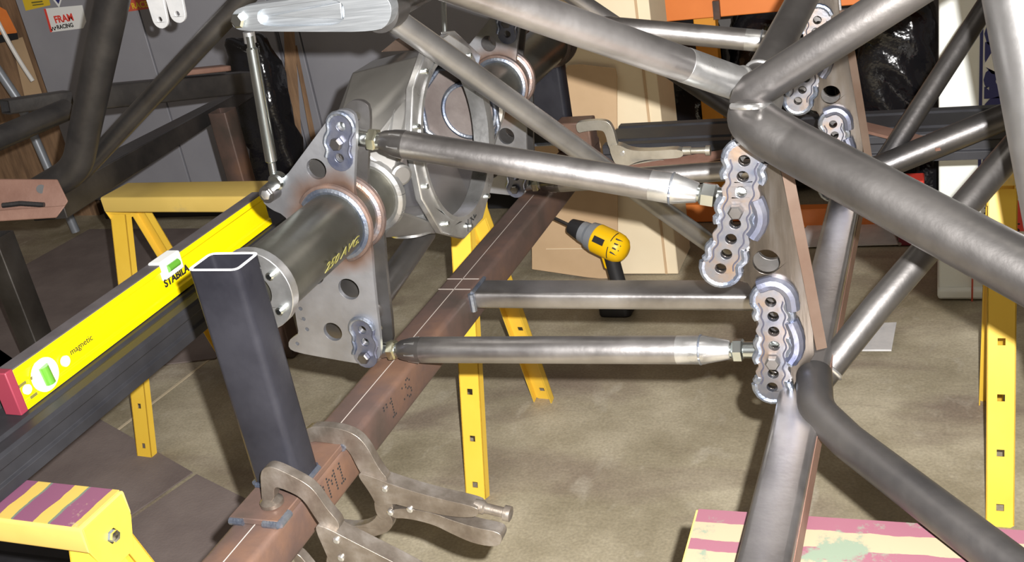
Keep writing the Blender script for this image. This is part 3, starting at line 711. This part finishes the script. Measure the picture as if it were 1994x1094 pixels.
lv = thing('spirit_level', 'yellow spirit level with red end cap standing on the black rail', 'spirit level', (-1.089, 1.18, .642))
LX, LY0, LY1, LZ0, LZ1 = -1.0765, .874, 1.475, .6425, .700
part('body', MB().prism([(0, 0), (0, .010), (-.003, .012), (-.003, .046), (0, .048), (0, .0575), (-.024, .0575), (-.024, 0)], (LX, LY0, LZ0), (LX, LY1, LZ0), (0, 0, 1)), lvl_y, lv, bevel=.0006)
part('top_edge', MB().box((LX - .012, (LY0 + LY1) / 2, LZ1 + .0009), .0235, LY1 - LY0, .0018), lvl_g, lv, 'dark grey magnetic edge')
part('end_cap', MB().prism([(.001, -.001), (.001, .0605), (-.026, .0605), (-.026, -.001)], (LX, LY0 - .013, LZ0), (LX, LY0, LZ0), (0, 0, 1)), red_p, lv, 'dark red end cap', bevel=.0015)
def on_lvl(u, v): return PX(u, v, LX + .0008)
c = on_lvl(89, 729); part('vial_window', MB().lathe(c, (1, 0, 0), [(-.002, .0225), (.0003, .0225), (.001, .021)], 32), white, lv, 'round white vial window')
part('vial', MB().tube([c + V((.001, -.001, .013)), c + V((.001, .001, -.013))], .0075, 16), green, lv, 'green vial')
c = on_lvl(128, 703); part('hang_hole', MB().lathe(c, (1, 0, 0), [(-.002, .0075), (.0006, .0075)], 20), ground, lv)
c = on_lvl(54, 758); part('hang_hole', MB().lathe(c, (1, 0, 0), [(-.002, .0065), (.0006, .0065)], 20), white, lv)
c = on_lvl(335, 517); cz = LZ1 - .011
part('vial_window', MB().box((LX - .010, c.y, LZ1 - .010), .024, .050, .030), white, lv, 'white vial block in the top edge', bevel=.003)
part('vial', MB().tube([V((LX + .002, c.y - .013, LZ1 - .010)), V((LX + .002, c.y + .013, LZ1 - .010))], .006, 14), green, lv, 'green vial')
part('lettering', MB().text('STABILA', .0165, on_lvl(322, 560) + V((.0004, 0, 0)), (0, 1, 0), (0, 0, 1), .0005, bold=.0006), ink, lv)
part('lettering', MB().text('magnetic', .0125, V((LX - .0022, 0, 0)) + V((0, on_lvl(142, 692).y, on_lvl(142, 692).z)), (0, 1, 0), (0, 0, 1), .0005), ink, lv)
mg = on_lvl(170, 695); mg.x = LX - .0022
part('magnet_mark', MB().tube([mg + V((0, -.003, -.006)), mg + V((0, -.003, -.002)), mg + V((0, 0, .001)), mg + V((0, .003, -.002)), mg + V((0, .003, -.006))], .0008, 6), ink, lv)
for (u, v) in ((338, 575), (346, 570)):
    c = on_lvl(u, v); c.z -= .006; part('small_print', MB().box(c + V((0, .016, 0)), .0006, .036, .003), ink, lv, kind='stuff')
for (u, v) in ((44, 748), (66, 770), (66, 733)):
    c = on_lvl(u, v); part('small_print', MB().box(c, .0006, .012, .004), sten, lv, kind='stuff')

# ================================================================== SAWHORSES
def leg_mesh(top, bot, wd, side):
    """bent steel leg: a slotted web facing outwards (side = -1 near, +1 far) with two folded flanges"""
    top, bot = V(top), V(bot); d = (bot - top).normalized(); L = (bot - top).length; ex = V((1, 0, 0)); out = ex.cross(d) * (1 if ex.cross(d).y * side > 0 else -1)
    P = lambda x, t, o=0: top + ex * x + d * t + out * o
    w2 = wd / 2
    outer = [P(-w2, 0), P(w2, 0), P(w2, L), P(w2 - .006, L + .004), P(-w2 + .006, L + .004), P(-w2, L)]
    holes = []
    t = .15
    while t < L - .02:
        holes.append([P(-.006, t), P(.006, t), P(.006, t + .012), P(-.006, t + .012)]); t += .095
    mb = MB().plate(outer, holes, out * -.002)
    for s in (-1, 1):
        mb.plate([P(s * w2, 0), P(s * w2, L), P(s * w2, L, -.018), P(s * w2, 0, -.018)], [], ex * (-s * .002))
    return mb
def sawhorse(name, label, L, W, loc, rz, top_m, leg_m, spread=.185, hh=.59, paint=None, group=None, foot=0.0):
    o = thing(name, label, 'sawhorse', (0, 0, 0), group)
    part('top_board', MB().prism(rrect(W, .036, .005), (-L / 2, 0, hh - .018), (L / 2, 0, hh - .018), (0, 0, 1)), top_m, o)
    if paint: part('painted_top', MB().box((0, 0, hh + .0003), L - .004, W - .006, .0012), paint, o, 'painted stripes on the board')
    for sx in (-1, 1):
        x = sx * (L / 2 - .012)
        pts = [(-W / 2 + .004, hh - .004), (W / 2 - .004, hh - .004), (W / 2 - .002, hh - .035), (W / 2 - .016, hh - .075), (-W / 2 + .016, hh - .075), (-W / 2 + .002, hh - .035)]
        X = sx * (L / 2 + .0015)
        cp = part('end_plate', MB().plate([(X, y, z) for y, z in pts], [], (-sx * .003, 0, 0)), leg_m, o, bevel=.0006)
        part('bolt_head', MB().lathe((X, 0, hh - .038), (sx, 0, 0), [(0, .0095), (.001, .0095), (.001, .0072), (.006, .0072), (.007, .005)], 6), zinc, cp)
        for sy in (-1, 1):
            part('leg', leg_mesh((sx * (L / 2 - .022), sy * (W / 2 - .012), hh - .045), (sx * (L / 2 - .022 - foot), sy * spread, .004), .044, sy), leg_m, o)
    o.location = loc; o.rotation_euler = (0, 0, rz); return o
sawhorse('sawhorse', 'yellow sawhorse with worn top standing behind the axle and the level', .90, .095, (-1.27, 1.795, 0), -.06, yel_w, yel, .19)
sawhorse('sawhorse', 'yellow sawhorse with purple striped top in the lower left corner', .86, .075, (-1.319, .771, 0), -.02, yel_w, yel, .18, paint=strip1)
sawhorse('sawhorse', 'sawhorse with pink and green painted board top at the bottom right', .62, .22, (.092, .742, 0), .02, yel_w, yel, .2, .5925, paint=strip2)
sawhorse('sawhorse', 'yellow sawhorse at the right edge with its slotted leg in view', .55, .09, (.348, 1.82, 0), 0.0, yel_w, yel, .20)

# ================================================================== LOCKING C-CLAMPS
def clamp_parts(t, P, ext, cm=None):
    clampm = cm or MATS['worn_nickel_clamp']
    """P: dict of outline lists (3D, in one plane). ext: thickness vector of the forged jaws."""
    e = V(ext)
    for nm, key, f in (('upper_jaw', 'jaw', 1.0), ('body', 'body', 1.7), ('lower_jaw', 'low', 1.0), ('link_plate', 'lnk', 1.35), ('lever', 'lev', 1.5)):
        if key in P:
            o = [p - e * (f / 2) for p in chaikin(P[key], 2)]
            part(nm, MB().plate(o, [], e * f), clampm, t, bevel=.0026)
def px_y(lst, y): return [PY(u, v, y) for u, v in lst]
yc = .842
k2 = thing('locking_clamp', 'worn metal locking C clamp behind the post, handle reaching right over the floor', 'clamp', PY(700, 900, yc))
clamp_parts(k2, {
    'jaw': px_y([(592, 826), (650, 825), (694, 838), (718, 862), (742, 908), (762, 930), (740, 946), (712, 925), (698, 900), (686, 876), (672, 862), (640, 856), (604, 853), (600, 880), (585, 880)], yc),
    'body': px_y([(700, 911), (722, 915), (770, 934), (850, 958), (932, 976), (940, 986), (930, 998), (880, 995), (830, 984), (790, 975), (772, 970), (742, 978), (728, 950)], yc),
    'lnk': px_y([(734, 962), (768, 968), (772, 988), (756, 1004), (744, 1002), (735, 985)], yc),
    'low': px_y([(744, 988), (768, 1000), (768, 1022), (752, 1034), (705, 1044), (650, 1032), (632, 1020), (622, 1000), (634, 998), (646, 1012), (690, 1020), (728, 1012)], yc),
    'lev': px_y([(764, 984), (798, 980), (850, 990), (880, 1002), (930, 1018), (975, 1026), (984, 1038), (976, 1056), (930, 1050), (885, 1030), (850, 1012), (800, 1000), (768, 1000)], yc)}, (0, .011, 0))
sa, sb = PY(925, 984, yc), PY(990, 1000, yc); sd = (sb - sa).normalized()
part('adjusting_screw', MB().lathe(sa, sd, [(0, .0075), (.010, .0075), (.012, .0055), (.034, .0055)], 16), clampm, k2)
part('screw_knob', MB().lathe(sa + sd * .032, sd, [(0, .006), (.001, .0085), (.008, .0085), (.009, .006)], 12), clampm, k2)
for u, v in ((749, 952), (760, 998), (798, 992)):
    part('rivet', MB().lathe(PY(u, v, yc - .010), (0, -1, 0), [(-.002, .0038), (.001, .0038), (.002, .0024)], 12), steel_b, k2)
part('jaw_pad', MB().lathe(PY(592, 884, yc), (0, 0, -1), [(-.004, .006), (.000, .011), (.004, .011)], 16), clampm, k2)
yc = .728
k1 = thing('locking_clamp', 'worn metal locking C clamp in front of the post, its pad on the base plate', 'clamp', PY(640, 1010, yc))
clamp_parts(k1, {
    'jaw': px_y([(512, 915), (520, 904), (534, 902), (562, 914), (604, 936), (622, 955), (642, 985), (668, 1014), (660, 1030), (632, 1020), (614, 994), (600, 972), (585, 958), (548, 942), (538, 944), (540, 968), (516, 976), (514, 945)], yc),
    'body': px_y([(618, 1010), (640, 1014), (690, 1040), (745, 1068), (800, 1096), (850, 1125), (820, 1150), (740, 1136), (690, 1120), (660, 1108), (645, 1070)], yc),
    'lnk': px_y([(640, 1066), (672, 1074), (690, 1110), (660, 1130), (644, 1110)], yc),
    'low': px_y([(650, 1104), (676, 1116), (660, 1150), (620, 1150), (586, 1108), (574, 1074), (584, 1070), (602, 1090), (630, 1128)], yc)}, (0, .011, 0))
part('jaw_pad', MB().lathe(PY(528, 972, yc) , (0, 0, -1), [(-.003, .006), (.001, .012), (.005, .012), (.006, .010)], 18), clampm, k1)
for u, v in ((655, 1052), (664, 1086)):
    part('rivet', MB().lathe(PY(u, v, yc - .010), (0, -1, 0), [(-.002, .0038), (.001, .0038), (.002, .0024)], 12), steel_b, k1)
yc = 1.775
k3 = thing('locking_clamp', 'metal locking C clamp gripping the far end of the rust brown beam', 'clamp', PY(1220, 300, yc))
clamp_parts(k3, {
    'jaw': px_y([(1122, 240), (1130, 235), (1178, 231), (1194, 243), (1204, 284), (1212, 292), (1196, 300), (1186, 285), (1180, 258), (1172, 251), (1140, 254), (1126, 258)], yc),
    'body': px_y([(1186, 280), (1206, 278), (1230, 290), (1270, 291), (1330, 286), (1334, 303), (1300, 306), (1250, 308), (1216, 324), (1200, 318)], yc),
    'lev': px_y([(1215, 323), (1250, 312), (1290, 306), (1318, 318), (1300, 328), (1262, 324), (1226, 327)], yc)}, (0, .011, 0), clamp_l)
sa, sb = PY(1330, 294, yc), PY(1375, 293, yc); sd = (sb - sa).normalized()
part('adjusting_screw', MB().lathe(sa, sd, [(0, .0075), (.014, .0075), (.015, .0055), (.042, .0055)], 14), clamp_l, k3)
part('screw_knob', MB().lathe(sa + sd * .040, sd, [(0, .009), (.008, .009)], 12), clamp_l, k3)
part('rivet', MB().lathe(PY(1212, 299, yc - .01), (0, -1, 0), [(-.002, .004), (.002, .004)], 10), steel_b, k3)

# ================================================================== CORDLESS DRILL
dr = thing('cordless_drill', 'yellow and black cordless drill standing on its battery in front of the cardboard', 'drill', PZ(1200, 610, 0))
yd = 2.36
g0, g1 = PY(1186, 470, yd), PY(1204, 600, yd)
front, rear = PY(1112, 440, yd - .00), PY(1222, 492, yd - .06)
da = (rear - front).normalized(); L = (rear - front).length
part('chuck', MB().lathe(front, da, [(-.004, .010), (0, .019), (.030, .025), (.036, .025), (.038, .020)], 24), rub, dr, 'black chuck')
part('drill_bit', MB().lathe(front - da * .062, da, [(0, .001), (.008, .0045), (.06, .0045)], 10), steel_d, dr)
part('clutch_ring', MB().lathe(front + da * .036, da, [(0, .0265), (.016, .028), (.018, .020), (.026, .020)], 24), gearg, dr)
part('gearcase', MB().lathe(front + da * .058, da, [(0, .024), (.003, .034), (.022, .037), (.024, .030)], 28), gearg, dr, 'grey gear case')
bd = MB().lathe(front + da * .078, da, [(0, .034), (.004, .037), (.055, .037), (.068, .0355), (.080, .030), (.088, .020), (.091, .001)], 32)
body = part('motor_housing', bd, dewalt, dr, 'yellow motor housing')
sdv, udv, _ = frame_of(da)
axl = front + da * .078
camdir = (CAMV - axl).normalized()
sd2 = (camdir - da * camdir.dot(da)).normalized(); ud2 = da.cross(sd2)
dn = (da * .62 + sd2 * .78).normalized(); dt = (sd2 * .62 - da * .78).normalized()
for k in range(4):
    of = -.018 + k * .0115; rr_ = math.sqrt(.0372 ** 2 - of ** 2)
    part('vent_slot', MB().box(axl + da * .052 + dn * rr_ + ud2 * of, .018, .0040, .006, (dt, ud2, dn)), rub, body, bevel=.001)
part('name_plate', MB().box(axl + da * .028 + sd2 * .0355 + ud2 * .004, .030, .016, .008, (da, sd2.cross(da), sd2)), rub, body)
for sg in (-1, 1):
    part('housing_seam', MB().tube([axl + da * .058 + (sd2 * math.cos(a) + ud2 * math.sin(a)) * .0368 for a in [sg * .2 + sg * .9 * i / 12 for i in range(13)]], .0012, 6), rub, body)
gp = [axl + da * .040 - V((0, 0, .025)), axl + da * .048 - V((0, 0, .075)), axl + da * .058 - V((0, 0, .120)), V((0, 0, 0))]
bz = PZ(1203, 612, 0)
gp[3] = bz + V((0, .02, .055))
part('grip', MB().tube(chaikin(gp, 2, False), .0185, 20), rub, dr, 'black rubber grip')
part('trigger', MB().hull([axl + da * a - V((0, 0, b)) + sdv * c for a, b in ((.012, .034), (.030, .034), (.020, .070), (.034, .070)) for c in (-.008, .008)]), dewalt, dr, bevel=.002)
bp = rrect(.085, .075, .016, 4)
part('battery', MB().prism(bp, bz + V((-.004, .018, 0)), bz + V((-.004, .018, .052)), (0, 1, 0)), rub, dr, 'black battery pack', bevel=.004)

# ================================================================== SECOND FRAME ON THE LEFT
lf = thing('tube_frame', 'dark older tube frame with rusty bracket standing at the far left', 'car frame', (-1.85, 2.0, .0))
def ltube(pts, r, mt, lab=None, fil=0):
    pts = [V(p) for p in pts]
    if fil: pts = fillet(pts, fil, 10)
    return part('frame_tube', MB().tube(pts, r, 28), mt, lf, lab)
ltube([PD(232, -60, 1.80), PD(168, 240, 1.98), PD(150, 330, 2.04), PD(30, 400, 2.10)], .0285, steel_d, 'thick dark bent tube', fil=.12)
ltube([PD(500, -30, 1.80), PD(150, 345, 2.12)], .0178, steel_g, 'slanting grey tube')
ltube([PD(-70, 298, 1.95), PD(130, 213, 2.15)], .0215, steel_d, 'dark short tube at the edge')
def quadbeam(p, q, w0, h0, w1, h1):
    s, u, d = frame_of(q - p); pts = [p + s * (i * w0 / 2) + u * (j * h0 / 2) for i in (-1, 1) for j in (-1, 1)] + [q + s * (i * w1 / 2) + u * (j * h1 / 2) for i in (-1, 1) for j in (-1, 1)]
    return MB().hull(pts)
part('side_rail', quadbeam(PD(90, 402, 2.06), PD(492, 172, 2.9), .075, .055, .03, .03), steel_d, lf, 'dark side rail', bevel=.002)
part('cross_rail', MB().beam(PD(178, 190, 2.25), PD(478, 160, 2.55), .05, .05, .003, .005), steel_d, lf, 'dark cross rail')
part('rust_patch', MB().beam(PD(345, 142, 2.40), PD(440, 132, 2.48), .045, .012, .003, .003), rust_o, lf, 'rusty strip on the cross rail')
part('cross_rail', MB().beam(PD(10, 208, 2.2), PD(132, 190, 2.3), .04, .03, .003, .004), steel_d, lf)
part('side_bracket', MB().hull([PD(u, v, d) for u, v in ((-20, 348), (112, 349), (133, 392), (126, 402), (-20, 412)) for d in (1.93, 1.955)]), rust_o, lf, 'orange brown rusty bracket plate', bevel=.002)
part('side_bracket', MB().hull([PD(u, v, d) for u, v in ((-20, 410), (128, 400), (110, 424), (-20, 432)) for d in (1.90, 1.925)]), rust_o, lf, bevel=.002)
part('weld_bead', bead([PD(5, 400, 1.925), PD(40, 396, 1.925), PD(86, 399, 1.925)], .005), steel_d, lf)
part('bracket_hole', MB().lathe(PD(80, 368, 1.9295), -ray(80, 368), [(0, .008), (.001, .008)], 16), ink, lf)
lq = PZ(112, 770, 0); lt = PX(24, 440, lq.x)
part('leg', MB().beam(V((lq.x, lq.y, lt.z)), V((lq.x, lq.y, .004)), .062, .062, .003, .004), steel_g, lf, 'grey square leg')
q = PD(432, 215, 2.60)
part('leg', MB().beam(q, V((q.x, q.y, .004)), .050, .050, .003, .004), rust, lf, 'rusty square leg')
tabs = []
for (u0, v0, u1, v1) in ((286, -60, 311, 38), (322, -70, 345, 27)):
    yy = 1.62; a, b = PY(u0, v0, yy), PY(u1, v1, yy); d = (b - a).normalized(); nn = V((-d.z, 0, d.x)); r = .0165
    ol = [a + nn * .022, a - nn * .022] + [b + (nn * -math.cos(t) + d * math.sin(t)) * r for t in [PI * k / 10 for k in range(11)]]
    part('hanging_tab', MB().plate(ol, [circ_y(b, .0048, 14)], (0, .006, 0)), ground, lf, 'light grey plate tab with a bolt hole', bevel=.0008)
ltube([PD(215, -70, 1.80), PD(500, -62, 1.80)], .022, steel_d)

# ================================================================== CABINETS, BOARDS AND STICKERS AT THE BACK
def cabinet(x0, x1, label, seams):
    c = thing('cabinet', label, 'cabinet', ((x0 + x1) / 2, 3.28, 0))
    part('carcass', MB().box(((x0 + x1) / 2, 3.30, .94), x1 - x0, .46, 1.68), cab, c)
    part('toe_kick', MB().box(((x0 + x1) / 2, 3.32, .051), x1 - x0 - .02, .40, .099), rub, c, 'black base')
    for a, b in zip(seams, seams[1:]):
        dpt = part('door', MB().box(((a + b) / 2, 3.062, .94), b - a - .006, .018, 1.66), cab, c, bevel=.003)
        part('door_handle', MB().box((b - .04, 3.048, 1.05), .014, .016, .12), steel_b, dpt, bevel=.002)
    return c
c1 = cabinet(-3.045, -2.02, 'slate grey steel cabinet with stickers at the back left', (-3.045, -2.53, -2.02))
c2 = cabinet(-2.01, -1.05, 'plain slate grey steel cabinet behind the axle housing', (-2.01, -1.93, -1.05))
SY = 3.0525
def sticker(pts, mt, name, lab):
    return part(name, MB().plate([PY(u, v, SY) for u, v in pts], [], (0, .0007, 0)), mt, c1, lab)
s1 = sticker([(85, 17), (160, 10), (168, 42), (162, 55), (98, 63)], white, 'sticker', 'white sticker with red letters')
ex, ey = (PY(162, 30, SY) - PY(100, 40, SY)), None
ex.y = 0; ex.normalize(); ez = V((-ex.z, 0, ex.x))
o = lambda u, v: PY(u, v, SY - .0004)
part('lettering', MB().text('FRAM', .034, o(108, 45), ex, ez, .0005, bold=.0012), redpr, s1)
part('lettering', MB().text('RACING', .020, o(112, 57), ex, ez, .0005, bold=.0006), ink, s1)
mb = MB()
for i in range(4):
    for j in range(2):
        if (i + j) % 2 == 0: mb.box(o(101, 57) + ex * (i * .006) + ez * (j * .006 - .002), .006, .0006, .006)
part('checker_mark', mb, ink, s1, kind='stuff')
part('red_edge', MB().plate([PY(u, v, SY - .0003) for u, v in ((85, 17), (89, 17), (102, 62), (98, 63))], [], (0, .0005, 0)), redpr, s1)
s2 = sticker([(40, -12), (92, -18), (98, 10), (50, 21)], stick_y, 'sticker', 'yellow sticker')
part('small_print', MB().box(o(72, 4), .05, .0005, .005).box(o(74, 9), .05, .0005, .004), sten, s2, kind='stuff')
s3 = sticker([(96, -10), (124, -14), (115, 15)], white, 'sticker', 'white triangular sticker')
part('blue_triangle', MB().plate([PY(u, v, SY - .0004) for u, v in ((103, -6), (119, -8), (114, 8))], [], (0, .0005, 0)), blue, s3)
s4 = sticker([(228, -14), (296, -20), (296, 16), (234, 25)], stick_r, 'sticker', 'red sticker with pale letters')
part('lettering', MB().text('PRO RACE', .028, o(230, 22), ex, ez, .0005, bold=.0006), stick_y, s4)

# leaning boards and black wrapped roll in front of the cabinets
bq = thing('board', 'wide brown wooden board leaning upright beside the black plastic roll', 'board', (-1.88, 2.96, 0))
part('plank', MB().hull([PY(u, v, y) for u, v in ((552, 40), (572, 40), (592, 335), (562, 335)) for y in (2.93, 2.955)]).hull([PY(562, 335, 2.93), PY(592, 335, 2.93), PY(562, 335, 2.955), PY(592, 335, 2.955)] + [V((PY(562, 335, 2.93).x + i, j, 0.003)) for i in (0, .05) for j in (2.93, 2.955)]), wood, bq)
bq2 = thing('board', 'narrow brown board leaning to the right of the wide board', 'board', (-1.83, 2.97, 0))
part('plank', MB().hull([PY(u, v, y) for u, v in ((572, 90), (578, 88), (614, 262), (604, 268)) for y in (2.965, 2.985)]).hull([PY(604, 268, 2.965), PY(614, 262, 2.965), PY(604, 268, 2.985), PY(614, 262, 2.985)] + [V((PY(604, 268, 2.965).x + i, j, 0.003)) for i in (.08, .12) for j in (2.965, 2.985)]), wood, bq2)
def crumple(c, sx, sy, sz, amp, seed, n=26):
    rnd = random.Random(seed); ph = [(rnd.uniform(6, 22), rnd.uniform(6, 22), rnd.uniform(6, 22), rnd.uniform(0, 6)) for _ in range(7)]
    mb = MB().sphere((0, 0, 0), 1, n * 2, n)
    out = []
    for p in mb.v:
        e = 4.0; L_ = (abs(p.x) ** e + abs(p.y) ** e + abs(p.z) ** e) ** (1 / e); q = p / L_
        q = V((q.x * sx / 2, q.y * sy / 2, q.z * sz / 2)); dsp = sum(math.sin(a * q.x * 3 + b * q.y * 3 + cc * q.z * 3 + f) for a, b, cc, f in ph) * amp / 4
        q += p.normalized() * dsp; out.append(V(c) + q)
    mb.v = out; return mb
c = PY(515, 200, 2.84)
single('plastic_roll', crumple((c.x, 2.83, .36), .17, .12, .70, .018, 3), bag, 'tall roll wrapped in shiny black plastic behind the drop link', 'roll', (c.x, 2.83, 0), ang=80)

# far-left shelf bits beside the cabinet
sh = thing('storage_shelf', 'shelf with orange front and tan board at the top left edge', 'shelf', (-3.3, 3.2, 0))
part('orange_panel', MB().hull([PY(u, v, y) for u, v in ((-60, -20), (12, 20), (33, 62), (30, 68), (-60, 82)) for y in (3.05, 3.09)]), orange, sh)
part('shelf_edge', MB().hull([PY(u, v, y) for u, v in ((-60, 74), (34, 64), (36, 76), (-60, 96)) for y in (3.03, 3.1)]), rub, sh)
part('side_board', MB().hull([PY(u, v, y) for u, v in ((22, 78), (44, 72), (82, 182), (48, 190)) for y in (3.10, 3.13)]), card_t, sh)
part('back_board', MB().box((-3.45, 3.18, .45), .7, .03, .9), wood, sh)
pA = chaikin([PY(-10, 30, 3.0), PY(10, 70, 3.0), PY(40, 122, 3.0), PY(64, 158, 3.0)], 2, False)
single('air_hose', MB().tube(pA, .008, 12), hose, 'pale thin hose hanging at the upper left edge', 'hose', pA[-1])
single('pipe', MB().tube([PY(-8, 130, 2.95), PY(36, 195, 2.95), V((PY(36, 195, 2.95).x + .05, 2.95, 0.02))], .016, 16), gearg, 'grey pipe leaning at the left edge below the hose', 'pipe', (PY(36, 195, 2.95).x, 2.95, 0))

# cardboard
cb = thing('cardboard_box', 'tall pale cardboard box standing in front of the orange rack', 'box', (-.78, 2.68, 0))
part('box_body', MB().box((-.775, 2.69, .60), .235, .17, 1.194), card_l, cb, bevel=.003)
part('box_seam', MB().box((-.690, 2.6035, .60), .006, .003, 1.19), card_t, cb)
cf = thing('cardboard_sheet', 'tan cardboard sheet leaning on the pale box behind the drill', 'cardboard', (-.9, 2.58, 0))
part('sheet', MB().plate([PY(1128, 126, 2.585), PY(1198, 134, 2.585), PY(1201, 150, 2.585), PY(1203, 545, 2.585), PY(1145, 540, 2.585), PY(1036, 524, 2.585), PY(1034, 300, 2.585), PY(1105, 128, 2.585)], [], (0, .005, 0)), card_t, cf)
part('fold_line', MB().box(PY(1120, 484, 2.584), .17, .0015, .0015), card_l, cf)

# orange pallet rack
rk = thing('pallet_rack', 'orange pallet rack with amber upright at the top right', 'rack', (-.3, 3.1, 0))
part('rack_beam', MB().box((.05, 3.03, .655), 1.56, .05, .115), orange, rk, bevel=.003)
part('rack_beam', MB().box((-.62, 2.985, .030), .24, .04, .056), orange, rk, bevel=.003)
part('rack_beam', MB().box((-.33, 2.93, .030), .36, .04, .056), orange, rk, 'lower orange beam', bevel=.003)
part('upright', MB().box((-.618, 3.075, .70), .062, .045, 1.396), amber, rk, 'amber upright', bevel=.002)
part('upright', MB().box((.80, 3.075, .70), .062, .045, 1.396), amber, rk, bevel=.002)
part('connector', MB().box((-.570, 3.00, .62), .018, .02, .05), rust, rk)
part('bolt_head', MB().lathe((-.575, 2.964, .03), (0, -1, 0), [(0, .009), (.004, .009)], 10), steel_d, rk)
for i, (x, z, sx, sz, lab) in enumerate(((-.71, .300, .17, .56, 'black plastic bag standing behind the pale cardboard box'), (-.435, .300, .31, .56, 'black plastic bag filling the rack behind the near link bracket'), (-.125, .298, .24, .56, 'shiny black plastic bag in the rack beside the white box'))):
    single('plastic_bag', crumple((x, 3.28, z), sx, .30, sz, .012, 11 + i, 34), bag, lab, 'bag', (x, 3.28, 0), 'black plastic bags in the rack', ang=80)
single('plastic_bag', crumple((-.030, 2.93, .13), .07, .08, .26, .004, 31), bag, 'small black plastic bag on the floor at the left side of the white box', 'bag', (-.030, 2.93, 0), ang=80)
RT = PY(1772, 352, 2.80)
rb = thing('red_toolbox', 'small red plastic box left of the white box, half hidden by the bent tube', 'box', (RT.x, 2.80, 0))
part('box_body', MB().box((RT.x, 2.80, (RT.z - .012) / 2), .060, .05, RT.z - .014), red_p, rb, bevel=.006)
part('lid', MB().box((RT.x, 2.795, RT.z), .070, .062, .024), redpr, rb, bevel=.004)

# white carton with blue print
wb = thing('white_carton', 'tall white carton with navy lettering standing at the right', 'box', (.2, 2.6, 0))
part('box_body', MB().box((.223, 2.62, .53), .45, .30, 1.05), boxw, wb, bevel=.004)
part('bottom_lip', MB().box((.223, 2.615, .018), .456, .312, .030), boxw, wb, bevel=.008)
W = lambda u, v: PY(u, v, 2.4690)
ul = W(1911, 100)
part('printed_line', MB().box((ul.x, 2.4692, .56), .0065, .0006, .56), blue, wb)
tl = W(1914, 190)
for chh, v0 in (('e', 103), ('g', 149), ('n', 196), ('a', 243), ('r', 276), ('t', 306), ('s', 346)):
    part('lettering', MB().text(chh, .162, (tl.x + .081, 2.4690, W(1914, v0).z), (0, 0, 1), (-1, 0, 0), .0006, bold=.006), blue, wb)
tp = [W(1915, 128), W(1932, 100), W(1960, 118), W(1945, 143)]
part('tape_patch', MB().plate([p + V((0, -.001, 0)) for p in tp], [], (0, .0006, 0)), white, wb)
l0 = W(1893, 560); part('red_line', MB().box((l0.x, 2.4592, .058), .004, .0008, .12), stick_r, wb)
part('red_label', MB().box(W(1992, 420) + V((0, -.0005, 0)), .030, .0008, .075), redpr, wb, 'red label with black figures')
part('lettering', MB().text('0 1', .02, W(1985, 452) + V((0, -.0012, 0)), (0, 0, 1), (-1, 0, 0), .0004, bold=.0006), ink, wb)
lb = W(1917, 576)
part('lettering', MB().text('strange', .018, V((lb.x + .006, 2.4588, lb.z)), (0, 0, 1), (-1, 0, 0), .0006, bold=.0008), blue, wb)
part('small_print', MB().box(W(1930, 415), .03, .0006, .002).box(W(1930, 405), .028, .0006, .002).box(W(1925, 425), .01, .0006, .006), ink, wb, kind='stuff')

# ================================================================== LOOSE BITS
fs = thing('steel_sheet', 'flat shiny sheet of steel lying on the floor by the rack', 'sheet', PZ(1660, 465, 0))
part('sheet', MB().plate([PZ(u, v, .006) for u, v in ((1545, 482), (1572, 440), (1735, 436), (1775, 476))], [], (0, 0, .003)), ground, fs)
part('curled_edge', MB().tube([PZ(1736, 440, .009), PZ(1752, 475, .009)], .005, 8), steel_b, fs)
single('steel_plate', MB().plate([PZ(u, v, .012) for u, v in ((1672, 684), (1690, 632), (1746, 630), (1736, 684))], [], (0, 0, .004)).box(PZ(1700, 655, .006), .03, .03, .012), ground, 'small flat steel offcut on the floor right of the frame', 'plate', PZ(1700, 655, 0), bevel=.0005)
q0, q1 = PZ(1712, 252, .652), PZ(1838, 283, .652); d = (q1 - q0).normalized(); n_ = V((-d.y, d.x, 0)) * .016
single('flat_bar', MB().plate([q0 - d * .1 + n_, q0 - d * .1 - n_, q1 - n_, q1 + d * .012 + n_], [], (0, 0, -.005)), rust_o, 'short rusty flat bar lying across the back rail at the right', 'bar', q0)
q0, q1 = PZ(1225, 330, .585), PZ(1425, 296, .585)
single('flat_bar', MB().prism([(-.010, -.002), (.010, -.002), (.010, .002), (-.010, .002)], PY(1222, 332, 1.74), PY(1430, 297, 1.80), (0, -.5, 1)), rust_o, 'thin rusty strip below the far clamp, leaning on the back rail', 'bar', PY(1222, 332, 1.74))
def floor_mat(pts, lab):
    q = [PZ(u, v, .0) for u, v in pts]
    return single('floor_mat', MB().plate([V((p.x, p.y, .0015)) for p in q], [], (0, 0, .003)), matb, lab, 'mat', q[0])
floor_mat([(-250, 1090), (-60, 640), (184, 812), (376, 922), (252, 1008), (120, 1140)], 'brown floor mat at the lower left, under the black rail')
floor_mat([(384, 926), (482, 975), (400, 1130), (140, 1150), (262, 1010)], 'second brown floor mat beside the first, under the rust brown beam')
floor_mat([(175, 448), (500, 446), (590, 560), (420, 700), (-100, 760), (-160, 640), (60, 512)], 'dull brown mat on the floor behind the yellow level')
